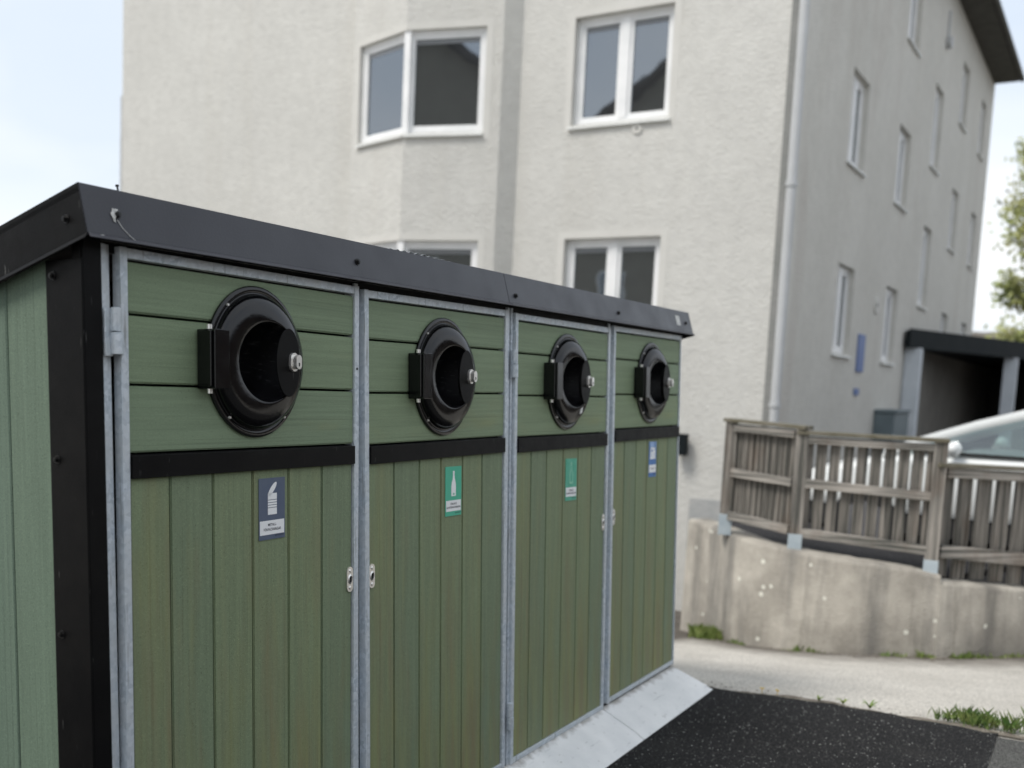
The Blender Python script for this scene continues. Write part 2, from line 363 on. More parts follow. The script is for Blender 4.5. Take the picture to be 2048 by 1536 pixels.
def poly_prism(bm, pts, off, mi=0):
    """polygon pts (3D) extruded by off"""
    off = Vector(off); A = [bm.verts.new(Vector(p)) for p in pts]; B = [bm.verts.new(Vector(p) + off) for p in pts]; n = len(pts)
    f = bm.faces.new(A); f.material_index = mi; f = bm.faces.new(B[::-1]); f.material_index = mi
    for i in range(n):
        f = bm.faces.new((A[i], B[i], B[(i + 1) % n], A[(i + 1) % n])); f.material_index = mi
def wall_holes(bm, org, ud, u0, u1, z0, z1, holes, depth, inward, mi=0):
    """vertical wall sheet: point = org + ud*u + z; holes = (ua, ub, za, zb); reveals go inward by depth"""
    org = Vector(org); ud = Vector(ud).normalized(); inn = Vector(inward).normalized()
    P = lambda u, z, d=0: org + ud * u + Vector((0, 0, z)) + inn * d
    us = sorted(set([u0, u1] + [h[0] for h in holes] + [h[1] for h in holes]))
    zs = sorted(set([z0, z1] + [h[2] for h in holes] + [h[3] for h in holes]))
    for i in range(len(us) - 1):
        for j in range(len(zs) - 1):
            cu, cz = (us[i] + us[i + 1]) / 2, (zs[j] + zs[j + 1]) / 2
            if any(h[0] < cu < h[1] and h[2] < cz < h[3] for h in holes): continue
            quad(bm, [P(us[i], zs[j]), P(us[i + 1], zs[j]), P(us[i + 1], zs[j + 1]), P(us[i], zs[j + 1])], mi)
    for ua, ub, za, zb in holes:
        for a, b in (((ua, za), (ub, za)), ((ub, za), (ub, zb)), ((ub, zb), (ua, zb)), ((ua, zb), (ua, za))):
            if a[0] == b[0] and a[0] in (u0, u1): continue
            quad(bm, [P(*a), P(*b), P(*b, depth), P(*a, depth)], mi)
def text_bm(bm, s, T, mi, size=1.0, width=None):
    """flat lettering: T maps (x, y) to 3D; centred at 0,0"""
    cu = bpy.data.curves.new('t', 'FONT'); cu.body = s; cu.size = size; cu.align_x = 'CENTER'; cu.align_y = 'CENTER'; cu.resolution_u = 3
    cu.offset = 0.012 * size
    to = bpy.data.objects.new('t', cu); COL.objects.link(to)
    dg = bpy.context.evaluated_depsgraph_get(); me = bpy.data.meshes.new_from_object(to.evaluated_get(dg))
    xs = [v.co.x for v in me.vertices]; k = (width / (max(xs) - min(xs))) if width else 1.0
    vs = [bm.verts.new(T(v.co.x * k, v.co.y)) for v in me.vertices]
    for p in me.polygons:
        try:
            f = bm.faces.new([vs[i] for i in p.vertices]); f.material_index = mi
        except ValueError: pass
    bpy.data.objects.remove(to); bpy.data.curves.remove(cu); bpy.data.meshes.remove(me)
def at(u, v, D):
    """world point seen at pixel (u, v) of the 2048-wide photograph, D metres away horizontally"""
    d = Vector(((u - CX) / FPX, (v - CY) / FPX, 1.0)); d = RW.transposed() @ d
    return CW + d * (D / math.hypot(d.x, d.y))

# ================================================================== GROUND
WALLPTS = [  # x, y, ground z, top z of the retaining wall's outer face
    (6.948, 1.147, -.733, .224), (6.80, .975, -.704, .226), (6.60, .80, -.655, .226), (6.457, .553, -.624, .203), (6.37, .139, -.573, .181),
    (6.391, -.220, -.532, .168), (6.561, -.610, -.514, .131), (6.645, -.76, -.513, .105)]
WALLPTS2 = [(6.643, -.762, -.513, .056), (6.861, -1.013, -.514, .037), (7.234, -1.309, -.522, -.01), (8.097, -1.962, -.558, -.114), (9.6, -2.9, -.62, -.2), (14, -5, -.75, -.4)]
def lerp(a, b, t): return a + (b - a) * t
def near_plane(x, y): return -.14 - .042 * y
def kslope(y):
    pts = sorted([(q[1], (near_plane(3.6, q[1]) - q[2]) / (q[0] - 3.6)) for q in WALLPTS + WALLPTS2[1:]])
    if y <= pts[0][0]: return pts[0][1]
    if y >= pts[-1][0]: return pts[-1][1]
    for (a, ka), (b, kb) in zip(pts, pts[1:]):
        if a <= y <= b: return lerp(ka, kb, (y - a) / (b - a))
def gz(x, y):
    yy = max(-12, min(14, y)); xx = min(x, 16)
    z = near_plane(0, yy)
    if xx > 3.6: z -= kslope(y) * (xx - 3.6)
    if 1.2 < y and xx > 7: z = z  # keeps falling gently towards the house
    return z
def wall_dist(x, y):
    best = 9
    pts = WALLPTS + WALLPTS2
    for a, b in zip(pts, pts[1:]):
        ax, ay, bx, by = a[0], a[1], b[0], b[1]; L2 = (bx - ax) ** 2 + (by - ay) ** 2
        t = max(0, min(1, ((x - ax) * (bx - ax) + (y - ay) * (by - ay)) / max(L2, 1e-9)))
        best = min(best, math.hypot(x - ax - t * (bx - ax), y - ay - t * (by - ay)))
    return best
def axis(lo, hi, fine0, fine1, step):
    r = []; x = fine0
    while x <= fine1 + 1e-6: r.append(x); x += step
    s = step; x = fine0
    while x > lo: s *= 1.5; x -= s; r.insert(0, max(x, lo))
    s = step; x = r[-1]
    while x < hi: s *= 1.5; x += s; r.append(min(x, hi))
    return r
def ground():
    xs = axis(-150, 300, 3.4, 9.4, .12); ys = axis(-200, 200, -3.2, 3.4, .12)
    bm = NB(); lay = bm.verts.layers.float.new('shade_and_asphalt')
    V = []
    for x in xs:
        row = []
        for y in ys:
            v = bm.verts.new((x, y, gz(x, y))); v[lay] = max(0, 1 - wall_dist(x, y) / 1.1) if 3 < x < 12 else 0  # painted shade, fading out away from the retaining wall
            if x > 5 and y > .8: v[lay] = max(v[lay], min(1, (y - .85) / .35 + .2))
            row.append(v)
        V.append(row)
    for i in range(len(xs) - 1):
        for j in range(len(ys) - 1): bm.faces.new((V[i][j], V[i + 1][j], V[i + 1][j + 1], V[i][j + 1]))
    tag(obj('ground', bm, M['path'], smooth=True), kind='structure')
ground()

CABM = Matrix(((0.999877, -0.015627, -0.001182), (0.015663, 0.999001, 0.041854), (0.000527, -0.041867, 0.999123)))
c2w = lambda x, y, z: CABM @ Vector((x, y, z))
# dark new asphalt apron in front of the bins, with a slightly ragged edge towards the path
def apron():
    bm = NB(); zc = -.132; pts = []
    n = 90
    for i in range(n + 1):
        y = -1.5 + (1.5 + 3.5) * i / n
        x = 3.50 + .06 * math.exp(-((y + .8) / .5) ** 2) + .010 * math.sin(y * 23) + .006 * math.sin(y * 71 + 1) + random.uniform(-.004, .004)
        pts.append((x, y))
    top = [c2w(x, y, zc) for x, y in pts]; low = [c2w(x + .012, y, zc - .03) for x, y in pts]
    left = [c2w(-20, y, zc) for x, y in pts]
    tv = [bm.verts.new(p) for p in top]; lv = [bm.verts.new(p) for p in low]; xv = [bm.verts.new(p) for p in left]
    for i in range(n):
        bm.faces.new((xv[i], tv[i], tv[i + 1], xv[i + 1])); bm.faces.new((tv[i], lv[i], lv[i + 1], tv[i + 1]))
    tag(obj('asphalt_pavement', bm, M['asphalt']), kind='structure')
    bm = NB()
    quad(bm, [c2w(-20, -12, zc - .003), c2w(3.49, -12, zc - .003), c2w(3.46, -1.502, zc - .003), c2w(-20, -1.502, zc - .003)])
    tag(obj('older_asphalt_pavement', bm, M['asphalt_old']), kind='structure')
    # thin soil and grit seam between the apron and the path
    bm = NB(); n = 60
    for i in range(n):
        def e(t):
            y = -2.2 + 2.6 * t; w = .035 + .022 * math.sin(y * 9 + 1) + .012 * math.sin(y * 31)
            return y, w
        (ya, wa), (yb, wb) = e(i / n), e((i + 1) / n)
        b = lambda y: 3.49 + .06 * math.exp(-((y + .8) / .5) ** 2)
        quad(bm, [c2w(b(ya), ya, -.1365), c2w(b(ya) + wa + .02, ya, -.137), c2w(b(yb) + wb + .02, yb, -.137), c2w(b(yb), yb, -.1365)])
    tag(obj('soil', bm, M['soil']), kind='structure')
apron()

# loose grit lying on the new asphalt
def grit():
    m, nt, N, L, b = newmat('asphalt_grit'); geo = N.new('ShaderNodeNewGeometry')
    r = N.new('ShaderNodeValToRGB'); L.new(geo.outputs['Random Per Island'], r.inputs[0]); e = r.color_ramp.elements
    e[0].position = 0; e[0].color = (.012, .012, .013, 1); e[1].position = .70; e[1].color = (.03, .03, .031, 1)
    for p, c in ((.90, .085), (.972, .16), (.995, .5)):
        q = e.new(p); q.color = (c, c * .99, c * .96, 1)
    L.new(r.outputs[0], b.inputs['Base Color']); b.inputs['Roughness'].default_value = .75
    vs = []; fs = []; rr = random.Random(77); zc = -.132
    for i in range(26000):
        y = rr.uniform(-2.0, -.17); x = rr.uniform(1.3, 3.50 + .06 * math.exp(-((y + .8) / .5) ** 2))
        if y > -.22 - 0 and x < 3.46: continue
        if y < -1.5: continue
        s = rr.uniform(.0016, .0042) * (1.25 if rr.random() < .12 else 1)
        c = Vector((x, y, zc + s * .15)); a = rr.uniform(0, 6.28); ca, sa = math.cos(a), math.sin(a); k = len(vs)
        for px, py, pz in ((1, 0, 0), (0, .8, .05), (-.9, .1, 0), (.1, -.75, 0), (.1, .1, .75)):
            px *= rr.uniform(.7, 1.2); py *= rr.uniform(.7, 1.2)
            vs.append(c2w(c.x + (px * ca - py * sa) * s, c.y + (px * sa + py * ca) * s, c.z + pz * s))
        fs += [(k, k + 1, k + 4), (k + 1, k + 2, k + 4), (k + 2, k + 3, k + 4), (k + 3, k, k + 4)]
    me = bpy.data.meshes.new('grit'); me.from_pydata(vs, [], fs); me.materials.append(m); o = bpy.data.objects.new('grit', me); COL.objects.link(o)
    tag(o, 'fine stone grit of the new black asphalt in front of the ramps', 'grit', kind='stuff')
grit()

# parking level behind the retaining wall
bm = NB()
pk = [(q[0] + .14, q[1] + .06, q[3] - .05) for q in WALLPTS + WALLPTS2]
far = [(60, 1.72, .05), (60, -60, -.4), (18, -60, -.5), (14.2, -5, -.45)]
inner = [(q[0] + .2, q[1] + .1) for q in WALLPTS]
P = [bm.verts.new(p) for p in pk]; Q = [bm.verts.new((40, lerp(1.72, -20, i / (len(pk) - 1)), lerp(-.02, -.3, i / (len(pk) - 1)))) for i in range(len(pk))]
for i in range(len(pk) - 1): bm.faces.new((P[i], Q[i], Q[i + 1], P[i + 1]))
quad(bm, [(6.948, 1.2, .17), (10.4, 1.72, .12), (40, 1.72, -.021)][:3])
tag(obj('parking_ground', bm, M['dark_bitumen']), kind='structure')

# ================================================================== RETAINING WALL
def retaining():
    root = empty('retaining_wall', (6.6, 0, -.6))
    tag(root, 'curved weathered concrete retaining wall with pale lichen spots carrying the wooden fence', 'retaining wall')
    for name, pts, lab in (('wall_section', [(7.25, 1.42, -.76, .224)] + WALLPTS, None), ('wall_section', WALLPTS2, None)):
        bm = NB()
        # densify
        d = []
        for a, b in zip(pts, pts[1:]):
            for k in range(4): d.append([lerp(a[i], b[i], k / 4) for i in range(4)])
        d.append(list(pts[-1]))
        rows = []
        for i, q in enumerate(d):
            a = d[max(i - 1, 0)]; b = d[min(i + 1, len(d) - 1)]
            t = Vector((b[0] - a[0], b[1] - a[1], 0)).normalized(); nrm = Vector((-t.y, t.x, 0)) * -1
            if nrm.x > 0: nrm = -nrm          # outward = towards the path
            o = Vector((q[0], q[1], 0)); top = q[3] + random.uniform(-.004, .004)
            prof = [(0.02, q[2] - .3), (0.012, q[2] + .02), (0.0, top - .03), (-.012, top - .006), (-.03, top), (-.19, top + .004), (-.21, top - .4)]
            rows.append([bm.verts.new(o + nrm * a_ + Vector((0, 0, z))) for a_, z in prof])
        for a, b in zip(rows, rows[1:]):
            for k in range(len(a) - 1): bm.faces.new((a[k], b[k], b[k + 1], a[k + 1]))
        bm.faces.new(rows[0]); bm.faces.new(rows[-1][::-1])
        o = obj(name, bm, M['concrete'], auto=50); o.parent = root; o.matrix_parent_inverse = root.matrix_basis.inverted()
        o.matrix_parent_inverse = Matrix.Translation(-root.location)
retaining()

# ================================================================== WOODEN FENCE
def put(o, root):
    o.parent = root; o.matrix_parent_inverse = Matrix.Translation(-Vector(root.location)); return o
def fence():
    root = empty('wooden_fence', at(1583, 1105, 8.3))
    tag(root, 'weathered grey brown wooden board fence on steel post shoes along the concrete wall top', 'fence')
    up = Vector((0, 0, 1))
    posts = {'A': (1449, 8.62, 840, 1030, 1061), 'B': (1588, 8.28, 854, 1070, 1101), 'C': (1859, 8.30, 880, 1122, 1156), 'E': (2190, 9.3, 937, 1150, 1190)}
    G = {}
    for k, (u, D, vt, vs, vb) in posts.items():
        base = at(u, vb, D); top = at(u, vt, D); shoe = at(u, vs, D)
        p = Vector((base.x, base.y, 0)); G[k] = p
        rad = Vector((base.x - CW.x, base.y - CW.y, 0)).normalized()
        bm = NB(); bar(bm, p + up * shoe.z, p + up * top.z, .095, .095, up=rad)
        if k == 'C': pass
        post = put(obj('post', bm, M['wood_v'], bevel=.004), root)
        bm = NB(); bar(bm, p + up * (base.z - .03), p + up * (shoe.z + .012), .103, .103, up=rad)
        pass
        sh = obj('post_shoe', bm, M['shoe'], bevel=.003); sh.parent = post
    def sec(a, b, D, rails, board, nb, bw, cap, ua, ub, closed):
        """rails: list of ((v_top_a, v_bot_a), (v_top_b, v_bot_b)) at pixels ua / ub"""
        pa, pb = G[a].copy(), G[b].copy(); d = (pb - pa).normalized(); nrm = Vector((d.y, -d.x, 0))
        if nrm.dot(Vector((CW.x - pa.x, CW.y - pa.y, 0))) < 0: nrm = -nrm
        Da, Db = posts[a][1], posts[b][1]
        zat = lambda u, v, DD: at(u, v, DD).z
        for (ta, ba), (tb, bb) in rails:
            za, zb = (zat(ua, ta, Da) + zat(ua, ba, Da)) / 2, (zat(ub, tb, Db) + zat(ub, bb, Db)) / 2
            h = abs(zat(ua, ta, Da) - zat(ua, ba, Da))
            bm = NB(); A = pa + d * .045 + nrm * .028 + up * za; B = pb - d * .045 + nrm * .028 + up * zb
            bar(bm, A, B, .036, h, up=up); put(obj('rail', bm, M['wood_h'], bevel=.003), root)
        (vta, vba), (vtb, vbb) = board
        L = (pb - pa).length
        for i in range(nb):
            t = (i + .5) / nb; jit = random.uniform(-.008, .008)
            zt = lerp(zat(ua, vta, Da), zat(ub, vtb, Db), t) + jit; zb_ = lerp(zat(ua, vba, Da), zat(ub, vbb, Db), t) + random.uniform(-.006, .006)
            c = pa.lerp(pb, t) - nrm * .004
            w = bw * L / nb * random.uniform(.95, 1.04)
            bm = NB(); a0 = c - d * w / 2; b0 = c + d * w / 2
            poly_prism(bm, [a0 + up * zb_, b0 + up * zb_, b0 + up * zt, a0 + up * zt], -nrm * .030)
            put(obj('board', bm, M['wood_v']), root)
        if closed:     # second layer of boards on the far side covers the gaps
            for i in range(nb - 1):
                t = (i + 1) / nb; zt = lerp(zat(ua, vta, Da), zat(ub, vtb, Db), t); zb_ = lerp(zat(ua, vba, Da), zat(ub, vbb, Db), t)
                c = pa.lerp(pb, t) - nrm * .06; w = bw * L / nb
                bm = NB(); poly_prism(bm, [c - d * w / 2 + up * zb_, c + d * w / 2 + up * zb_, c + d * w / 2 + up * zt, c - d * w / 2 + up * zt], -nrm * .022)
                put(obj('board', bm, M['wood_v']), root)
        (ca0, ca1), (cb0, cb1) = cap
        bm = NB(); A = pa - d * .04 + up * zat(ua, (ca0 + ca1) / 2, Da); B = pb + d * .05 + up * zat(ub, (cb0 + cb1) / 2, Db)
        bar(bm, A, B, .13, .028, up=up); put(obj('cap_board', bm, M['wood_top'], bevel=.003), root)
    sec('A', 'B', 0, [((846, 861), (859, 875)), ((935, 951), (957, 973)), ((1021, 1038), (1050, 1068))], ((850, 1034), (864, 1064)), 12, .80, ((836, 843), (850, 857)), 1456, 1578, True)
    sec('B', 'C', 0, [((871, 886), (884, 904)), ((956, 974), (981, 1003)), ((1055, 1073), (1088, 1110))], ((875, 1068), (888, 1104)), 10, .77, ((861, 868), (875, 882)), 1599, 1848, False)
    sec('C', 'E', 0, [((934, 954), (948, 973)), ((1089, 1115), (1116, 1146))], ((938, 1153), (955, 1185)), 9, .66, ((926, 932), (941, 948)), 1875, 2190, False)
fence()

# ================================================================== RECYCLING CABINET
cab = empty('recycling_cabinet'); cab.matrix_world = CABM.to_4x4()
tag(cab, 'green plank recycling bin cabinet with four steel framed doors and round black inlets', 'recycling cabinet')
W = .88
XL, XR, YB = -.103, 3.448, 1.15
# inner carcass
bm = NB(); box(bm, XL + .012, XR - .012, .13, YB - .03, -.10, 1.60, T=lambda p: Vector((p[0], p[1], min(p[2], 1.66 - .26 * max(p[1], 0) - .02)) ))
obj('carcass', bm, M['dark'], cab)
# left side planks
bm = NB(); y = .118
while y < YB - .02:
    y1 = min(y + .148, YB - .02); ztop = 1.655 - .26 * (y + y1) / 2
    poly = [(y + .002, -.12), (y1 - .002, -.12), (y1 - .002, 1.66 - .26 * y1), (y + .002, 1.66 - .26 * y)]
    poly_prism(bm, [(XL + .004, a, b) for a, b in poly], (.02, 0, 0))
    y += .148
bmesh.ops.bevel(bm, geom=[e for e in bm.edges if abs((e.verts[0].co - e.verts[1].co).z) > .5 and max(e.verts[0].co.x, e.verts[1].co.x) < XL + .006], offset=.003, segments=1, affect='EDGES')
obj('side_planks', bm, M['plank_side'], cab)
bm = NB(); box(bm, XR - .02, XR - .004, .03, YB, -.12, 1.30); poly_prism(bm, [(XR - .02, .03, 1.31), (XR - .02, YB, 1.31), (XR - .02, YB, 1.34), (XR - .02, .03, 1.64)], (.016, 0, 0))
obj('side_panel', bm, M['plank_side'], cab)
bm = NB(); box(bm, XL, XR, YB, YB + .02, -.12, 1.33); obj('back_panel', bm, M['plank_side'], cab)
# black folded corner profile
bm = NB()
box(bm, XL - .003, XL + .001, -.002, .116, -.13, 1.625)
box(bm, XL + .0012, -.055, -.002, .002, -.13, 1.668)
box(bm, XL - .001, XL + .05, .004, .03, 1.60, 1.70)
corner = obj('corner_profile', bm, M['black_sheet'], cab, bevel=.0015)
def hexscrew(p, n, r=.0065, h=.008, parent=cab, name='screw', mat=None):
    bm = NB(); p = Vector(p); n = Vector(n).normalized()
    cyl(bm, p, p + n * .002, r * 1.45, 20); cyl(bm, p + n * .002, p + n * h, r, 6); cyl(bm, p + n * h, p + n * (h + .0015), r * .55, 12)
    return obj(name, bm, mat or M['screw'], parent)
for z in (1.592, 1.200, .816, .43): hexscrew((XL - .003, .091, z), (-1, 0, 0), parent=corner)
# steel posts of the frame, seen between the doors
for i, (a, b) in enumerate([(-.053, -.040), (-.038, -.026), (.817, .833), (1.697, 1.713), (1.724, 1.737), (2.577, 2.592)]):
    bm = NB(); box(bm, a, b, (.004 if i != 1 else .010), .04, -.03, 1.662)
    if i == 0: obj('frame_post', bm, M['galv'], cab, bevel=.001)
    else: obj('frame_post', bm, M['galv'], cab, bevel=.001)
for a, b in ((.836, .856), (1.74, 1.7405), (2.594, 2.615)):
    bm = NB(); box(bm, a, b, .022, .04, -.03, 1.65); obj('frame_post', bm, M['galv'], cab)
bm = NB(); box(bm, -.05, 3.43, .012, .04, 1.645, 1.668); obj('top_rail', bm, M['black_sheet'], cab)
bm = NB(); box(bm, XL, XR, .0, .04, -.13, -.03); obj('bottom_rail', bm, M['black_sheet'], cab)
bm = NB(); box(bm, 3.436, 3.449, -.003, .03, -.022, 1.655); obj('frame_post', bm, M['galv'], cab, bevel=.001)

# roof ----------------------------------------------------------------
A = R(14.5); FN = Vector((0, -math.cos(A), math.sin(A))); FU = Vector((0, math.sin(A), math.cos(A))); P0 = Vector((0, -.04, 1.672))
FP = lambda x, h, d=0: P0 + Vector((x, 0, 0)) + FU * h + FN * d
XF0, XF1, XS = -.119, 3.510, 1.634
def slab(bm, x0, x1, h0, h1, d0, d1, mi=0):
    box(bm, x0, x1, d0, d1, h0, h1, mi, T=lambda p: FP(p[0], p[2], p[1]))
for i, (a, b) in enumerate(((XF0, XS - .0012), (XS + .0012, XF1))):
    bm = NB()
    nseg = 14
    slab(bm, a, b, .0, .107, -.003, 0)
    # drip edge bent outwards along the foot of the fascia, catching the light
    poly_prism(bm, [FP(a + (.004 if i == 0 else 0), .0005, .0), FP(a, -.0115, .0100), FP(a, -.0135, .0085), FP(a + .003, -.002, -.003)], (b - a, 0, 0))
    f = obj('front_fascia', bm, M['fascia'], cab, bevel=.0008)
    if i == 0: fasc0 = f
    else: fasc1 = f
    for x, h in (((-.034, .050), (.787, .045)) if i == 0 else ((1.688, .029), (2.595, .036), (3.429, .047))): hexscrew(FP(x, h, 0), FN, parent=f, r=.0068)
# label plate, droppings and scratches on the fascia
bm = NB(); slab(bm, 3.300, 3.352, .030, .078, .0004, .001); slab(bm, 3.308, 3.344, .037, .044, .0012, .0014, 1); slab(bm, 3.308, 3.336, .060, .066, .0012, .0014, 1)
obj('rating_plate', bm, [M['white_mark'], M['pipe']], fasc1)
bm = NB()
def blob(cx, ch, rx, rh, n=11, seed=0):
    rr = random.Random(seed)
    vs = [FP(cx + rx * math.cos(t) * rr.uniform(.6, 1.15), ch + rh * math.sin(t) * rr.uniform(.6, 1.15), .0012) for t in [2 * math.pi * k / n for k in range(n)]]
    poly_prism(bm, vs, FN * .0012)
blob(-.043, .049, .007, .013, seed=1); blob(-.036, .058, .010, .005, seed=2); blob(-.044, .037, .003, .006, seed=9)
sp_ = [(-.036, .038), (-.031, .030), (-.026, .022), (-.018, .014), (-.010, .006), (.002, -.001), (.016, -.006)]
for (xa_, ha_), (xb_, hb_) in zip(sp_, sp_[1:]): poly_prism(bm, [FP(xa_ - .0008, ha_, .0008), FP(xa_ + .0008, ha_, .0008), FP(xb_ + .0008, hb_, .0008), FP(xb_ - .0008, hb_, .0008)], FN * .0008)
obj('bird_dropping', bm, M['white_mark'], fasc0)
bm = NB(); blob(-.082, -.004, .010, .003, seed=4); obj('bird_dropping', bm, M['white_mark'], fasc0)
# side fascia (left and right) follow the roof slope
SB = Vector((0, math.cos(A), -math.sin(A)))
for x, s, nm in ((XF0, 1, 'side_fascia'), (XF1, -1, 'side_fascia')):
    bm = NB(); a = FP(x, 0, 0); L = 1.32
    q = [a, a + SB * L, a + SB * L + FU * .107, a + FU * .107]
    poly_prism(bm, q, (s * .003, 0, 0))
    o_ = Vector((-s * .0075, 0, 0)); q2 = [a + FU * .0005, a + FU * -.0115 + o_ * 1.3, a + FU * -.0135 + o_ * 1.1, a + FU * -.002 - o_ * .4]
    poly_prism(bm, q2, SB * L)
    f = obj(nm, bm, M['black_sheet'], cab, bevel=.0008)
    if s == 1:
        for dd in (.055, .62): hexscrew(FP(x, .047, 0) + SB * dd, (-1, 0, 0), parent=f)
bm = NB(); a = FP(XF0, .098, -.003); b = FP(XF1, .098, -.003)
poly_prism(bm, [a, b, b + SB * 1.32, a + SB * 1.32], FU * -.01)
obj('roof_sheet', bm, M['black_sheet'], cab)
bm = NB(); q = FP(-.012, .109, -.006); cyl(bm, q, q + FU * .012, .0022, 8); cyl(bm, q + FU * .010, q + FU * .013, .004, 8); obj('screw', bm, M['screw'], cab)
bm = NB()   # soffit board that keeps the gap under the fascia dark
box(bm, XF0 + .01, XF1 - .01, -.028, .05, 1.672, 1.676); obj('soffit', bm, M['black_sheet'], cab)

# inlets ---------------------------------------------------------------
def inlet(bm):
    """black moulded inlet bell, centre at origin of its own frame, axis -Y; lip of the mouth tilts to the left"""
    prof = [(.188, 0, 0), (.1895, -.004, 0), (.1885, -.010, 0), (.185, -.013, 0), (.176, -.0135, 0), (.172, -.011, 0), (.1695, -.012, 0), (.1685, -.020, .0),
            (.1665, -.028, .04), (.163, -.036, .10), (.157, -.044, .20), (.149, -.051, .32), (.139, -.0565, .46), (.128, -.060, .62), (.116, -.0625, .80), (.106, -.0635, .94), (.1015, -.0635, 1.0),
            (.1000, -.0628, 1.0), (.0990, -.060, 1.0), (.0985, -.045, .9), (.097, -.01, .6), (.088, .02, .3), (.078, .06, 0), (.064, .105, 0), (.05, .122, 0), (.0, .124, 0)]
    n = 96; rows = []
    for r, yb, k in prof:
        if r == 0: rows.append([bm.verts.new((0.012, yb, 0))]); continue
        row = []
        for i in range(n):
            t = 2 * math.pi * i / n; c = math.cos(t)
            yy = (yb * .76 if yb < 0 else yb) - k * .014 * c
            row.append(bm.verts.new((r * .905 * c + .004 * k, yy, r * math.sin(t))))
        rows.append(row)
    for j in range(len(rows) - 1):
        a, b = rows[j], rows[j + 1]
        for i in range(n):
            k = (i + 1) % n
            f = bm.faces.new((a[i], a[k], b[0])) if len(b) == 1 else bm.faces.new((a[i], a[k], b[k], b[i]))
            f.material_index = 1 if j >= 18 else 0
    return bm
def lens(bm, cx, cz, hw_l, hw_r, hh, y0, y1):
    pts = []; n = 18
    for i in range(n + 1): t = math.pi / 2 + math.pi * i / n * 1.0; pts.append((cx + hw_l * math.cos(t), cz + hh * math.sin(t)))
    for i in range(1, n): t = -math.pi / 2 + math.pi * i / n; pts.append((cx + hw_r * math.cos(t), cz + hh * math.sin(t)))
    poly_prism(bm, [(x, y0, z) for x, z in pts], (0, y1 - y0, 0))
def stadium(bm, cx, cz, hw, hh, y0, y1, mi=0, n=10):
    pts = []
    for i in range(n + 1): t = math.pi * i / n; pts.append((cx + hw * math.cos(t), cz + hh - hw + hw * math.sin(t)))
    for i in range(n + 1): t = math.pi + math.pi * i / n; pts.append((cx + hw * math.cos(t), cz - hh + hw + hw * math.sin(t)))
    poly_prism(bm, [(x, y0, z) for x, z in pts], (0, y1 - y0, 0), mi)

GZ = [0, 1.201, 1.355, 1.509, 1.625]
VG = [(0, .117, .251, .387, .522, .658, .792), (0, .129, .266, .389, .521, .648, .792), (0, .119, .245, .387, .524, .654, .792), (0, .126, .262, .394, .53, .66, .792)]
DZ = [.0031, -.0011, -.0073, .0053]; DT = [-.0077, .0042, -.0021, .0025]
ICX = [.394, .395, .402, .412]; ICZ = [1.420, 1.408, 1.412, 1.41]
ordn = ['first', 'second', 'third', 'fourth']

